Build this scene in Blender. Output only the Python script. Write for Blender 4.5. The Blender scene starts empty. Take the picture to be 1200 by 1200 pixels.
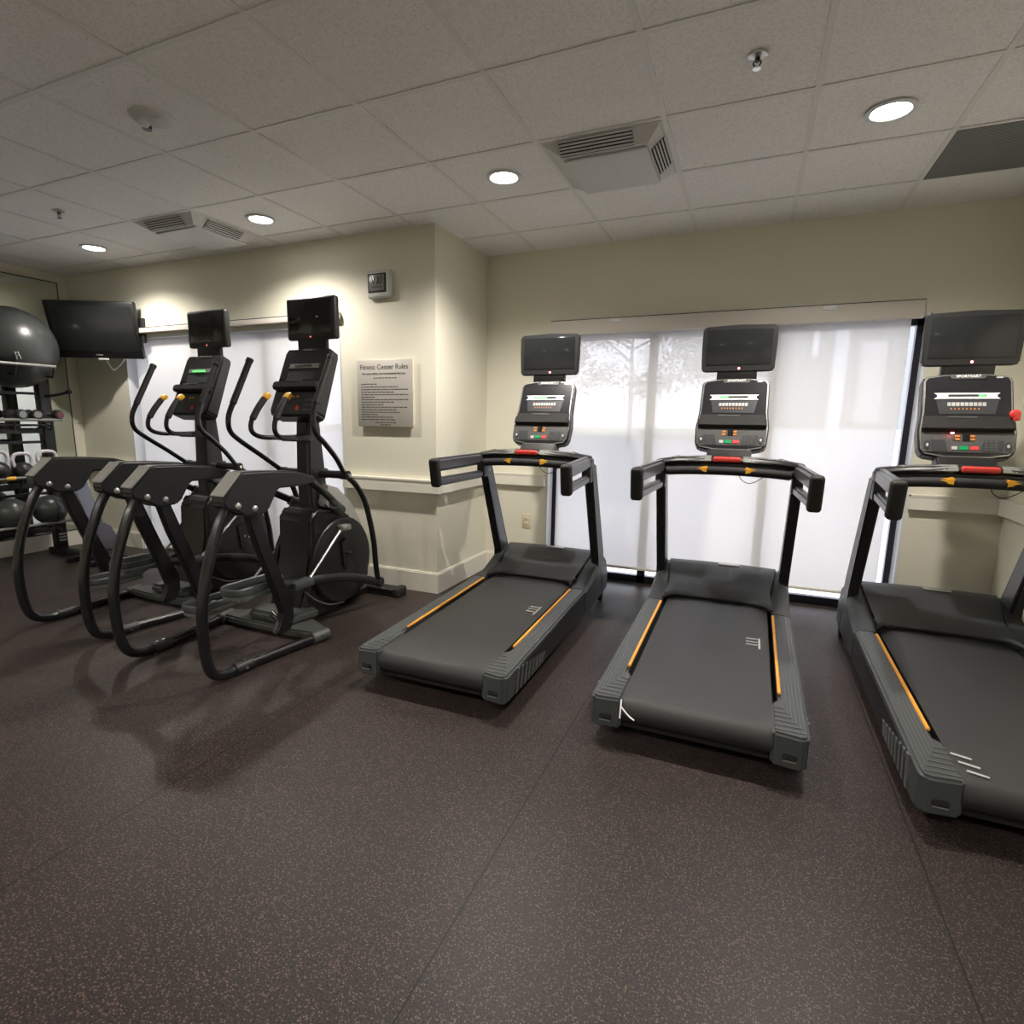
import bpy, bmesh, math, random
from mathutils import Vector, Matrix
random.seed(7)
PI = math.pi
scn = bpy.context.scene
COL = scn.collection

# ------------------------------------------------------------------ materials
MATS = {}
def nodes_of(name):
    m = bpy.data.materials.new(name); m.use_nodes = True
    nt = m.node_tree; b = nt.nodes['Principled BSDF']
    MATS[name] = m
    return m, nt, b

def mat(name, col, rough=0.5, metal=0.0, var=0.08, scale=30.0, bump=0.0, bscale=200.0, coat=0.0, emis=None, es=0.0, spec=0.5):
    m, nt, b = nodes_of(name)
    N, L = nt.nodes, nt.links
    tc = N.new('ShaderNodeTexCoord')
    nz = N.new('ShaderNodeTexNoise'); nz.inputs['Scale'].default_value = scale; nz.inputs['Detail'].default_value = 4
    L.new(tc.outputs['Object'], nz.inputs['Vector'])
    mx = N.new('ShaderNodeMix'); mx.data_type = 'RGBA'
    mx.inputs['A'].default_value = (*[c * (1 - var) for c in col], 1)
    mx.inputs['B'].default_value = (*[min(1, c * (1 + var)) for c in col], 1)
    L.new(nz.outputs['Fac'], mx.inputs['Factor'])
    L.new(mx.outputs['Result'], b.inputs['Base Color'])
    b.inputs['Roughness'].default_value = rough
    b.inputs['Metallic'].default_value = metal
    b.inputs['Specular IOR Level'].default_value = spec
    b.inputs['Coat Weight'].default_value = coat
    if bump:
        n2 = N.new('ShaderNodeTexNoise'); n2.inputs['Scale'].default_value = bscale; n2.inputs['Detail'].default_value = 3
        L.new(tc.outputs['Object'], n2.inputs['Vector'])
        bp = N.new('ShaderNodeBump'); bp.inputs['Strength'].default_value = bump; bp.inputs['Distance'].default_value = 0.002
        L.new(n2.outputs['Fac'], bp.inputs['Height']); L.new(bp.outputs['Normal'], b.inputs['Normal'])
    if emis:
        b.inputs['Emission Color'].default_value = (*emis, 1); b.inputs['Emission Strength'].default_value = es
    return m

mat('wall_paint', (0.71, 0.69, 0.575), 0.75, bump=0.25, bscale=350, var=0.02, scale=3)
mat('trim_paint', (0.75, 0.73, 0.64), 0.45, var=0.02)
mat('white_jamb', (0.66, 0.68, 0.70), 0.5, var=0.02)
mat('bronze_frame', (0.018, 0.017, 0.025), 0.35, metal=0.3)
mat('fascia', (0.58, 0.54, 0.49), 0.5, var=0.02)
mat('grid_paint', (0.76, 0.755, 0.75), 0.5, var=0.02)
mat('plastic_black', (0.008, 0.008, 0.0088), 0.38, bump=0.15, bscale=600)
mat('plastic_satin', (0.016, 0.0168, 0.0176), 0.42, bump=0.12, bscale=600)
mat('plastic_grey', (0.0336, 0.0368, 0.0392), 0.45, bump=0.2, bscale=500)
mat('rail_grey', (0.0528, 0.0592, 0.0608), 0.42, bump=0.2, bscale=500)
mat('ridge_grey', (0.1, 0.108, 0.108), 0.35)
mat('hood_grey', (0.0264, 0.0296, 0.0336), 0.40, bump=0.2, bscale=500)
mat('rubber_black', (0.010, 0.010, 0.010), 0.7, bump=0.3, bscale=400)
mat('tube_black', (0.008, 0.008, 0.009), 0.26, coat=0.2)
mat('upright_face', (0.06, 0.0624, 0.0704), 0.33)
mat('belt_black', (0.024, 0.0248, 0.0256), 0.42, bump=0.6, bscale=900, var=0.15)
mat('orange_strip', (0.86, 0.40, 0.05), 0.4)
mat('sensor_yellow', (0.80, 0.42, 0.03), 0.35)
mat('silver', (0.55, 0.55, 0.53), 0.28, metal=0.8)
mat('silver_paint', (0.24, 0.248, 0.232), 0.38, metal=0.3)
mat('plate_silver', (0.42, 0.42, 0.39), 0.32, metal=0.3)
mat('led_dim', (0.8, 0.1, 0.1), 0.4, emis=(1.0, 0.15, 0.12), es=1.2)
mat('chrome', (0.8, 0.8, 0.8), 0.12, metal=1.0)
mat('screen_glass', (0.016, 0.0175, 0.018), 0.10, coat=0.15, spec=0.35)
mat('panel_dark', (0.016, 0.016, 0.0192), 0.22, coat=0.3)
mat('panel_grey', (0.08, 0.08, 0.08), 0.35)
mat('panel_mid', (0.04, 0.044, 0.048), 0.35)
mat('white_print', (0.80, 0.80, 0.78), 0.45, emis=(1, 1, 1), es=0.12)
mat('light_print', (0.45, 0.45, 0.44), 0.5)
mat('green_led', (0.05, 0.5, 0.08), 0.4, emis=(0.12, 0.9, 0.15), es=0.9)
mat('green_key', (0.0, 0.30, 0.10), 0.4)
mat('red_key', (0.75, 0.06, 0.06), 0.4)
mat('red_plastic', (0.62, 0.045, 0.035), 0.4)
mat('amber_key', (0.60, 0.22, 0.05), 0.4)
mat('red_led', (0.9, 0.1, 0.1), 0.4, emis=(1.0, 0.12, 0.12), es=9.0)
mat('base_casting', (0.085, 0.092, 0.085), 0.42, metal=0.3, bump=0.3, bscale=300)
mat('shroud_silver', (0.36, 0.36, 0.33), 0.35, metal=0.2)
mat('shell_grey', (0.012, 0.0128, 0.0128), 0.36, bump=0.2, bscale=600)
mat('pedal_grey', (0.088, 0.096, 0.088), 0.5, bump=0.3, bscale=300)
mat('diffuser_white', (0.62, 0.62, 0.62), 0.5, var=0.01)
mat('louver_dark', (0.02, 0.02, 0.02), 0.7)
mat('vinyl_blue', (0.104, 0.12, 0.152), 0.45, bump=0.3, bscale=300)
mat('vinyl_dark', (0.03, 0.028, 0.04), 0.4)
mat('bench_frame', (0.33, 0.31, 0.22), 0.4, metal=0.3)
mat('ball_vinyl', (0.044, 0.0496, 0.048), 0.32, bump=0.2, bscale=100)
mat('outlet_ivory', (0.62, 0.56, 0.38), 0.4)
mat('clock_white', (0.55, 0.56, 0.53), 0.4)
mat('lcd_grey', (0.17, 0.175, 0.16), 0.25)
mat('text_dark', (0.05, 0.045, 0.04), 0.6)
mat('iron_black', (0.016, 0.016, 0.017), 0.4, bump=0.4, bscale=120)
mat('white_coat', (0.62, 0.60, 0.64), 0.4)
mat('maroon', (0.10, 0.02, 0.03), 0.4)
mat('green_print', (0.22, 0.45, 0.15), 0.5)
mat('concrete_out', (0.72, 0.69, 0.67), 0.9, var=0.10, scale=1.5)
mat('asphalt_out', (0.66, 0.64, 0.65), 0.9, var=0.08, scale=1.5)
mat('stucco_out', (0.24, 0.25, 0.235), 0.9, var=0.04, scale=2)
mat('white_out', (0.85, 0.87, 0.90), 0.8, var=0.02)
mat('bark', (0.10, 0.085, 0.07), 0.9, var=0.3, scale=12, bump=0.6, bscale=30)
mat('leaves', (0.07, 0.09, 0.05), 0.7, var=0.4, scale=3)
mat('grass_out', (0.36, 0.38, 0.27), 0.95, var=0.3, scale=4)

def lens_mat():
    m, nt, b = nodes_of('lamp_lens')
    b.inputs['Base Color'].default_value = (0.9, 0.9, 0.9, 1)
    b.inputs['Emission Color'].default_value = (1, 0.95, 0.86, 1); b.inputs['Emission Strength'].default_value = 14
    tc = nt.nodes.new('ShaderNodeTexCoord'); nz = nt.nodes.new('ShaderNodeTexNoise'); nz.inputs['Scale'].default_value = 50
    nt.links.new(tc.outputs['Object'], nz.inputs['Vector']); 
    r = nt.nodes.new('ShaderNodeMapRange'); r.inputs['To Min'].default_value = .3; r.inputs['To Max'].default_value = .5
    nt.links.new(nz.outputs['Fac'], r.inputs['Value']); nt.links.new(r.outputs['Result'], b.inputs['Roughness'])
lens_mat()

def floor_mat():
    m, nt, b = nodes_of('rubber_floor'); N, L = nt.nodes, nt.links
    tc = N.new('ShaderNodeTexCoord')
    def noise(s, d=3):
        n = N.new('ShaderNodeTexNoise'); n.inputs['Scale'].default_value = s; n.inputs['Detail'].default_value = d
        L.new(tc.outputs['Object'], n.inputs['Vector']); return n
    base = N.new('ShaderNodeMix'); base.data_type = 'RGBA'
    base.inputs['A'].default_value = (0.0185, 0.0143, 0.0132, 1); base.inputs['B'].default_value = (0.036, 0.0285, 0.0262, 1)
    n0 = noise(1.3, 5); L.new(n0.outputs['Fac'], base.inputs['Factor'])
    # granules
    n1 = noise(170, 2)
    r1 = N.new('ShaderNodeValToRGB'); r1.color_ramp.elements[0].position = .38; r1.color_ramp.elements[1].position = .62
    r1.color_ramp.elements[0].color = (.55, .55, .55, 1); r1.color_ramp.elements[1].color = (1.45, 1.45, 1.45, 1)
    L.new(n1.outputs['Fac'], r1.inputs['Fac'])
    mu = N.new('ShaderNodeMix'); mu.data_type = 'RGBA'; mu.blend_type = 'MULTIPLY'; mu.inputs['Factor'].default_value = 1
    L.new(base.outputs['Result'], mu.inputs['A']); L.new(r1.outputs['Color'], mu.inputs['B'])
    # flecks: random voronoi cells that are tan or rust
    vo = N.new('ShaderNodeTexVoronoi'); vo.inputs['Scale'].default_value = 190; L.new(tc.outputs['Object'], vo.inputs['Vector'])
    sep = N.new('ShaderNodeSeparateColor'); L.new(vo.outputs['Color'], sep.inputs['Color'])
    th = N.new('ShaderNodeMath'); th.operation = 'GREATER_THAN'; th.inputs[1].default_value = 0.66; L.new(sep.outputs['Red'], th.inputs[0])
    dd = N.new('ShaderNodeMath'); dd.operation = 'LESS_THAN'; dd.inputs[1].default_value = 0.42; L.new(vo.outputs['Distance'], dd.inputs[0])
    an = N.new('ShaderNodeMath'); an.operation = 'MULTIPLY'; L.new(th.outputs[0], an.inputs[0]); L.new(dd.outputs[0], an.inputs[1])
    fl = N.new('ShaderNodeMix'); fl.data_type = 'RGBA'
    fl.inputs['A'].default_value = (0.20, 0.16, 0.135, 1); fl.inputs['B'].default_value = (0.20, 0.105, 0.075, 1)
    L.new(sep.outputs['Green'], fl.inputs['Factor'])
    mm = N.new('ShaderNodeMath'); mm.operation = 'MULTIPLY'; mm.inputs[1].default_value = .52; L.new(an.outputs[0], mm.inputs[0])
    f2 = N.new('ShaderNodeMix'); f2.data_type = 'RGBA'
    L.new(mm.outputs[0], f2.inputs['Factor']); L.new(mu.outputs['Result'], f2.inputs['A']); L.new(fl.outputs['Result'], f2.inputs['B'])
    # seams between 1.22 m rolls
    sx = N.new('ShaderNodeSeparateXYZ'); L.new(tc.outputs['Object'], sx.inputs[0])
    wob = noise(9, 3)
    w2 = N.new('ShaderNodeMath'); w2.operation = 'MULTIPLY'; w2.inputs[1].default_value = .006; L.new(wob.outputs['Fac'], w2.inputs[0])
    a0 = N.new('ShaderNodeMath'); a0.operation = 'ADD'; L.new(sx.outputs['X'], a0.inputs[0]); L.new(w2.outputs[0], a0.inputs[1])
    ad = N.new('ShaderNodeMath'); ad.operation = 'ADD'; ad.inputs[1].default_value = 12.2 - .463 ; L.new(a0.outputs[0], ad.inputs[0])
    md = N.new('ShaderNodeMath'); md.operation = 'PINGPONG'; md.inputs[1].default_value = 0.61; L.new(ad.outputs[0], md.inputs[0])
    ls = N.new('ShaderNodeMath'); ls.operation = 'LESS_THAN'; ls.inputs[1].default_value = 0.0028; L.new(md.outputs[0], ls.inputs[0])
    f3 = N.new('ShaderNodeMix'); f3.data_type = 'RGBA'; L.new(ls.outputs[0], f3.inputs['Factor'])
    L.new(f2.outputs['Result'], f3.inputs['A']); f3.inputs['B'].default_value = (0.008, 0.007, 0.007, 1)
    L.new(f3.outputs['Result'], b.inputs['Base Color'])
    b.inputs['Specular IOR Level'].default_value = .24
    rr = N.new('ShaderNodeMapRange'); rr.inputs['To Min'].default_value = .36; rr.inputs['To Max'].default_value = .52
    L.new(n0.outputs['Fac'], rr.inputs['Value']); L.new(rr.outputs['Result'], b.inputs['Roughness'])
    bp = N.new('ShaderNodeBump'); bp.inputs['Strength'].default_value = .35; bp.inputs['Distance'].default_value = .002
    L.new(n1.outputs['Fac'], bp.inputs['Height']); L.new(bp.outputs['Normal'], b.inputs['Normal'])
floor_mat()

def ceiling_mat():
    m, nt, b = nodes_of('ceiling_tile'); N, L = nt.nodes, nt.links
    tc = N.new('ShaderNodeTexCoord')
    n1 = N.new('ShaderNodeTexNoise'); n1.inputs['Scale'].default_value = 120; n1.inputs['Detail'].default_value = 5
    L.new(tc.outputs['Object'], n1.inputs['Vector'])
    r = N.new('ShaderNodeValToRGB')
    r.color_ramp.elements[0].position = .32; r.color_ramp.elements[0].color = (0.73, 0.725, 0.73, 1)
    r.color_ramp.elements[1].position = .55; r.color_ramp.elements[1].color = (0.88, 0.875, 0.88, 1)
    L.new(n1.outputs['Fac'], r.inputs['Fac']); L.new(r.outputs['Color'], b.inputs['Base Color'])
    b.inputs['Roughness'].default_value = .95
    bp = N.new('ShaderNodeBump'); bp.inputs['Strength'].default_value = .5; bp.inputs['Distance'].default_value = .002
    L.new(n1.outputs['Fac'], bp.inputs['Height']); L.new(bp.outputs['Normal'], b.inputs['Normal'])
ceiling_mat()

def grille_mat():
    m, nt, b = nodes_of('eggcrate'); N, L = nt.nodes, nt.links
    tc = N.new('ShaderNodeTexCoord')
    ch = N.new('ShaderNodeTexChecker'); ch.inputs['Scale'].default_value = 80
    ch.inputs['Color1'].default_value = (0.20, 0.21, 0.20, 1); ch.inputs['Color2'].default_value = (0.12, 0.13, 0.12, 1)
    L.new(tc.outputs['Object'], ch.inputs['Vector']); L.new(ch.outputs['Color'], b.inputs['Base Color'])
    b.inputs['Roughness'].default_value = .7
grille_mat()

def brushed(name, col):
    m, nt, b = nodes_of(name); N, L = nt.nodes, nt.links
    tc = N.new('ShaderNodeTexCoord'); mp = N.new('ShaderNodeMapping'); mp.inputs['Scale'].default_value = (2, 2, 400)
    L.new(tc.outputs['Object'], mp.inputs['Vector'])
    nz = N.new('ShaderNodeTexNoise'); nz.inputs['Scale'].default_value = 3; L.new(mp.outputs[0], nz.inputs['Vector'])
    mr = N.new('ShaderNodeMapRange'); mr.inputs['To Min'].default_value = .32; mr.inputs['To Max'].default_value = .46
    L.new(nz.outputs['Fac'], mr.inputs['Value']); L.new(mr.outputs['Result'], b.inputs['Roughness'])
    b.inputs['Base Color'].default_value = (*col, 1); b.inputs['Metallic'].default_value = .5
brushed('brushed_metal', (0.66, 0.63, 0.58))

def mirror_mat():
    m, nt, b = nodes_of('mirror_glass'); N, L = nt.nodes, nt.links
    tc = N.new('ShaderNodeTexCoord'); nz = N.new('ShaderNodeTexNoise'); nz.inputs['Scale'].default_value = 2
    L.new(tc.outputs['Object'], nz.inputs['Vector'])
    mr = N.new('ShaderNodeMapRange'); mr.inputs['To Min'].default_value = .01; mr.inputs['To Max'].default_value = .03
    L.new(nz.outputs['Fac'], mr.inputs['Value']); L.new(mr.outputs['Result'], b.inputs['Roughness'])
    b.inputs['Base Color'].default_value = (0.78, 0.82, 0.76, 1); b.inputs['Metallic'].default_value = 1
mirror_mat()

def glass_mat():
    m = bpy.data.materials.new('window_glass'); m.use_nodes = True; MATS['window_glass'] = m
    nt = m.node_tree; N, L = nt.nodes, nt.links; N.clear()
    o = N.new('ShaderNodeOutputMaterial'); t = N.new('ShaderNodeBsdfTransparent'); t.inputs[0].default_value = (.94, .94, .95, 1)
    g = N.new('ShaderNodeBsdfGlossy'); g.inputs['Roughness'].default_value = .02
    fr = N.new('ShaderNodeFresnel'); fr.inputs[0].default_value = 1.45
    mx = N.new('ShaderNodeMixShader'); L.new(fr.outputs[0], mx.inputs[0]); L.new(t.outputs[0], mx.inputs[1]); L.new(g.outputs[0], mx.inputs[2])
    L.new(mx.outputs[0], o.inputs[0])
glass_mat()

def shade_mat():   # woven solar-screen fabric: part open weave, part translucent thread
    m = bpy.data.materials.new('shade_fabric'); m.use_nodes = True; MATS['shade_fabric'] = m
    nt = m.node_tree; N, L = nt.nodes, nt.links; N.clear()
    o = N.new('ShaderNodeOutputMaterial')
    tc = N.new('ShaderNodeTexCoord'); nz = N.new('ShaderNodeTexNoise'); nz.inputs['Scale'].default_value = 60
    L.new(tc.outputs['Object'], nz.inputs['Vector'])
    mc = N.new('ShaderNodeMix'); mc.data_type = 'RGBA'
    mc.inputs['A'].default_value = (0.80, 0.79, 0.76, 1); mc.inputs['B'].default_value = (0.86, 0.85, 0.83, 1)
    L.new(nz.outputs['Fac'], mc.inputs['Factor'])
    tl = N.new('ShaderNodeBsdfTranslucent'); df = N.new('ShaderNodeBsdfDiffuse'); tp = N.new('ShaderNodeBsdfTransparent')
    L.new(mc.outputs['Result'], tl.inputs[0]); L.new(mc.outputs['Result'], df.inputs[0])
    a = N.new('ShaderNodeMixShader'); a.inputs[0].default_value = .5; L.new(tl.outputs[0], a.inputs[1]); L.new(df.outputs[0], a.inputs[2])
    c = N.new('ShaderNodeMixShader'); c.inputs[0].default_value = .27; L.new(a.outputs[0], c.inputs[1]); L.new(tp.outputs[0], c.inputs[2])
    L.new(c.outputs[0], o.inputs[0])
shade_mat()

# ------------------------------------------------------------------ mesh helpers
class MB:
    def __init__(s): s.bm = bmesh.new()
    def box(s, c, d, r=0.0, seg=2, rot=None):
        t = bmesh.new(); bmesh.ops.create_cube(t, size=1)
        for v in t.verts: v.co = Vector((v.co.x * d[0], v.co.y * d[1], v.co.z * d[2]))
        if r > 0:
            r = min(r, min(d) * .49)
            bmesh.ops.bevel(t, geom=t.edges[:], offset=r, segments=seg, affect='EDGES', profile=.5)
        if rot is not None:
            bmesh.ops.transform(t, matrix=rot.to_4x4() if hasattr(rot, 'to_4x4') else rot, verts=t.verts)
        for v in t.verts: v.co += Vector(c)
        s.join(t); return s
    def b2(s, p0, p1, r=0.0, seg=2):
        return s.box([(a + b) / 2 for a, b in zip(p0, p1)], [abs(b - a) for a, b in zip(p0, p1)], r, seg)
    def join(s, t):
        me = bpy.data.meshes.new('tmp'); t.to_mesh(me); t.free(); s.bm.from_mesh(me); bpy.data.meshes.remove(me)
    def cyl(s, a, b, r, r2=None, n=20, bev=0.0):
        a, b = Vector(a), Vector(b); d = b - a; L = d.length
        t = bmesh.new(); bmesh.ops.create_cone(t, cap_ends=True, segments=n, radius1=r, radius2=r if r2 is None else r2, depth=L)
        if bev: bmesh.ops.bevel(t, geom=[e for e in t.edges if len(e.link_faces) == 2 and any(len(f.verts) > 4 for f in e.link_faces)], offset=bev, segments=2, affect='EDGES')
        M = Matrix.Translation((a + b) / 2) @ d.to_track_quat('Z', 'Y').to_matrix().to_4x4()
        bmesh.ops.transform(t, matrix=M, verts=t.verts); s.join(t); return s
    def ball(s, c, r, sc=(1, 1, 1), n=24):
        t = bmesh.new(); bmesh.ops.create_uvsphere(t, u_segments=n, v_segments=n // 2, radius=r)
        for v in t.verts: v.co = Vector((v.co.x * sc[0] + c[0], v.co.y * sc[1] + c[1], v.co.z * sc[2] + c[2]))
        s.join(t); return s
    def tube(s, pts, r, n=14, smooth=6, sc=(1, 1)):
        P = spline(pts, smooth) if smooth else [Vector(p) for p in pts]
        R = r if isinstance(r, (list, tuple)) else None
        t = s.bm; rings = []; up = None
        for i, p in enumerate(P):
            d = (P[min(i + 1, len(P) - 1)] - P[max(i - 1, 0)]).normalized()
            if up is None:
                up = Vector((0, 0, 1)) if abs(d.z) < .9 else Vector((0, 1, 0))
            x = d.cross(up).normalized(); up = x.cross(d).normalized()
            f = i / (len(P) - 1)
            rr = r if R is None else R[min(int(f * (len(R) - 1)), len(R) - 2)] * (1 - (f * (len(R) - 1)) % 1 if f < 1 else 0) + R[min(int(f * (len(R) - 1)) + 1, len(R) - 1)] * ((f * (len(R) - 1)) % 1 if f < 1 else 1)
            rings.append([t.verts.new(p + (x * math.cos(2 * PI * k / n) * sc[0] + up * math.sin(2 * PI * k / n) * sc[1]) * rr) for k in range(n)])
        for a, b in zip(rings, rings[1:]):
            for k in range(n): t.faces.new((a[k], a[(k + 1) % n], b[(k + 1) % n], b[k]))
        t.faces.new(rings[0][::-1]); t.faces.new(rings[-1]); return s
    def prism(s, poly, axis, a0, a1, r=0.0, seg=2):
        """poly: 2-D outline extruded along axis: 'x' -> (y,z), 'y' -> (x,z), 'z' -> (x,y)."""
        t = bmesh.new()
        def P(p, a): return {'x': (a, p[0], p[1]), 'y': (p[0], a, p[1]), 'z': (p[0], p[1], a)}[axis]
        A = [t.verts.new(P(p, a0)) for p in poly]; B = [t.verts.new(P(p, a1)) for p in poly]
        n = len(poly)
        t.faces.new(A); t.faces.new(B[::-1])
        for k in range(n): t.faces.new((A[k], B[k], B[(k + 1) % n], A[(k + 1) % n]))
        bmesh.ops.recalc_face_normals(t, faces=t.faces)
        if r:
            es = [e for e in t.edges if len(e.link_faces) == 2 and e.calc_face_angle(0) > .5]
            bmesh.ops.bevel(t, geom=es, offset=r, segments=seg, affect='EDGES', clamp_overlap=True)
        s.join(t); return s
    def grid(s, rows):
        V = [[s.bm.verts.new(p) for p in row] for row in rows]
        for a, b in zip(V, V[1:]):
            for k in range(len(a) - 1): s.bm.faces.new((a[k], a[k + 1], b[k + 1], b[k]))
        return s
    def lathe(s, prof, c, n=32, axis='z'):
        rings = []
        for rr, z in prof:
            ring = []
            for k in range(n):
                a = 2 * PI * k / n
                q = (rr * math.cos(a), rr * math.sin(a), z)
                if axis == 'y': q = (q[0], q[2], q[1])
                if axis == 'x': q = (q[2], q[0], q[1])
                ring.append(s.bm.verts.new(Vector(c) + Vector(q)))
            rings.append(ring)
        for a, b in zip(rings, rings[1:]):
            for k in range(n): s.bm.faces.new((a[k], a[(k + 1) % n], b[(k + 1) % n], b[k]))
        if prof[0][0] > 1e-6: s.bm.faces.new(rings[0])
        if prof[-1][0] > 1e-6: s.bm.faces.new(rings[-1][::-1])
        return s
    def build(s, name, m, parent=None, off=(0, 0, 0), smooth=True, M=None):
        bm = s.bm
        bmesh.ops.remove_doubles(bm, verts=bm.verts, dist=1e-5)
        if M is not None: bmesh.ops.transform(bm, matrix=M, verts=bm.verts)
        for v in bm.verts: v.co -= Vector(off)
        bmesh.ops.recalc_face_normals(bm, faces=bm.faces)
        me = bpy.data.meshes.new(name); bm.to_mesh(me); bm.free()
        if smooth:
            me.polygons.foreach_set('use_smooth', [True] * len(me.polygons))
            try: me.set_sharp_from_angle(angle=math.radians(32))
            except Exception: pass
        me.materials.append(MATS[m])
        o = bpy.data.objects.new(name, me); COL.objects.link(o)
        if parent is not None: o.parent = parent
        return o

def spline(pts, k=6):
    P = [Vector(p) for p in pts]; out = []
    E = [P[0] * 2 - P[1]] + P + [P[-1] * 2 - P[-2]]
    for i in range(1, len(E) - 2):
        p0, p1, p2, p3 = E[i - 1:i + 3]
        for j in range(k):
            t = j / k
            out.append(.5 * ((2 * p1) + (-p0 + p2) * t + (2 * p0 - 5 * p1 + 4 * p2 - p3) * t * t + (-p0 + 3 * p1 - 3 * p2 + p3) * t ** 3))
    out.append(P[-1]); return out

def text_mb(s, size, M, depth=0.0006, align='CENTER'):
    cu = bpy.data.curves.new('t', 'FONT'); cu.body = s; cu.size = size; cu.extrude = depth; cu.align_x = align; cu.align_y = 'CENTER'
    o = bpy.data.objects.new('t', cu); COL.objects.link(o)
    dg = bpy.context.evaluated_depsgraph_get(); me = bpy.data.meshes.new_from_object(o.evaluated_get(dg))
    bpy.data.objects.remove(o); bpy.data.curves.remove(cu)
    mb = MB(); mb.bm.from_mesh(me); bpy.data.meshes.remove(me)
    bmesh.ops.transform(mb.bm, matrix=M, verts=mb.bm.verts); return mb

def root(name, loc, label, cat, rz=0.0, group=None):
    o = bpy.data.objects.new(name, None); COL.objects.link(o); o.empty_display_size = .1
    o.location = loc; o.rotation_euler = (0, 0, rz); o['label'] = label; o['category'] = cat
    if group: o['group'] = group
    return o
def tag(o, label, cat, group=None, kind=None):
    o['label'] = label; o['category'] = cat
    if group: o['group'] = group
    if kind: o['kind'] = kind
    return o
def struct(mb, name, m, parent=None, smooth=False):
    o = mb.build(name, m, parent, smooth=smooth)
    if parent is None: o['kind'] = 'structure'
    return o
def copy_tree(o, parent=None):
    c = o.copy(); COL.objects.link(c); c.parent = parent
    for ch in list(o.children): copy_tree(ch, c)
    return c

# ------------------------------------------------------------------ room shell
XL, XR, YW, YL, YB, H = -5.26, 2.607, 2.92, 2.043, -4.0, 2.683
XC = -1.05                      # side face of the projecting wall
TH = 0.20
# window 1 (behind treadmills) and window 2 (behind ellipticals)
W1 = (-0.476, 2.085, 0.0, 2.05); W2 = (-4.48, -1.905, 0.0, 2.06)

fl = MB(); fl.b2((XL - .2, YB - .2, -.12), (XR + .2, YW + TH + .01, 0)); struct(fl, 'floor', 'rubber_floor')

c = MB()                        # acoustic tiles, each a thin slab in the grid
G = .61
for i in range(-10, 6):
    for j in range(-8, 6):
        x0, x1 = max(i * G, XL), min((i + 1) * G, XR + .05); y0, y1 = max(j * G, YB), min((j + 1) * G, YW + .05)
        if x1 - x0 < .03 or y1 - y0 < .03: continue
        c.b2((x0 + .009, y0 + .009, H + .004), (x1 - .009, y1 - .009, H + .022))
c.b2((XL - .2, YB - .2, H + .03), (XR + .2, YW + TH, H + .12))
ceil = struct(c, 'ceiling', 'ceiling_tile')
g = MB()
for i in range(-9, 5):
    g.b2((i * G - .012, YB, H), (i * G + .012, YW, H + .0035)); g.b2((i * G - .003, YB, H), (i * G + .003, YW, H + .03))
for j in range(-7, 5):
    g.b2((XL, j * G - .012, H - .0004), (XR, j * G + .012, H + .003)); g.b2((XL, j * G - .003, H), (XR, j * G + .003, H + .03))
struct(g, 'ceiling_grid', 'grid_paint', ceil)

def wall_with_hole(x0, x1, y, hole, name):
    w = MB(); hx0, hx1, hz0, hz1 = hole
    w.b2((x0, y, 0), (hx0, y + TH, H + .02)); w.b2((hx1, y, 0), (x1, y + TH, H + .02)); w.b2((hx0, y, hz1), (hx1, y + TH, H + .02))
    return struct(w, name, 'wall_paint')
wall_with_hole(XC, XR + .2, YW, W1, 'wall_window')
wall_with_hole(XL, XC - TH, YL, W2, 'wall_projecting')
w = MB(); w.b2((XC - TH, YL, 0), (XC, YW + TH, H + .02)); struct(w, 'wall_pier', 'wall_paint')
w = MB(); w.b2((XL - TH, YB, 0), (XL, YL + TH, H + .02)); struct(w, 'wall_left', 'wall_paint')
w = MB(); w.b2((XR, YB, 0), (XR + TH, YW, H + .02)); struct(w, 'wall_right', 'wall_paint')
w = MB(); w.b2((XL - TH, YB - TH, 0), (XR + TH, YB, H + .02)); struct(w, 'wall_back', 'wall_paint')

def base(p0, p1, nrm, name):    # skirting with a small top bead
    m = MB(); (x0, y0), (x1, y1) = p0, p1; nx, ny = nrm
    def bb(d, z0, z1): m.b2((min(x0, x1, x0 + nx * d, x1 + nx * d), min(y0, y1, y0 + ny * d, y1 + ny * d), z0), (max(x0, x1, x0 + nx * d, x1 + nx * d), max(y0, y1, y0 + ny * d, y1 + ny * d), z1))
    bb(.016, 0, .150); bb(.010, .150, .160)
    struct(m, name, 'trim_paint')
def rail(p0, p1, nrm, name):    # wide chair-rail board with a cap
    m = MB(); (x0, y0), (x1, y1) = p0, p1; nx, ny = nrm
    def bb(d, z0, z1): m.b2((min(x0, x1, x0 + nx * d, x1 + nx * d), min(y0, y1, y0 + ny * d, y1 + ny * d), z0), (max(x0, x1, x0 + nx * d, x1 + nx * d), max(y0, y1, y0 + ny * d, y1 + ny * d), z1))
    bb(.044, .785, .882); bb(.048, .872, .886)
    struct(m, name, 'trim_paint')
base((XC, YW), (W1[0], YW), (0, -1), 'baseboard_window_left'); base((W1[1], YW), (XR, YW), (0, -1), 'baseboard_window_right')
base((XC, YL), (XC, YW), (1, 0), 'baseboard_pier'); base((W2[1], YL), (XC + .016, YL), (0, -1), 'baseboard_pier_front')
base((XL, YL), (W2[0], YL), (0, -1), 'baseboard_projecting'); base((XR, YB), (XR, YW), (-1, 0), 'baseboard_right')
base((XL, YB), (XL, YL), (1, 0), 'baseboard_left')
rail((XC, YW), (W1[0] - .01, YW), (0, -1), 'trim_1'); rail((W1[1] + .01, YW), (XR, YW), (0, -1), 'trim_2')
rail((XC, YL), (XC, YW), (1, 0), 'trim_3'); rail((W2[1] + .01, YL), (XC + .04, YL), (0, -1), 'trim_4')
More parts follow.
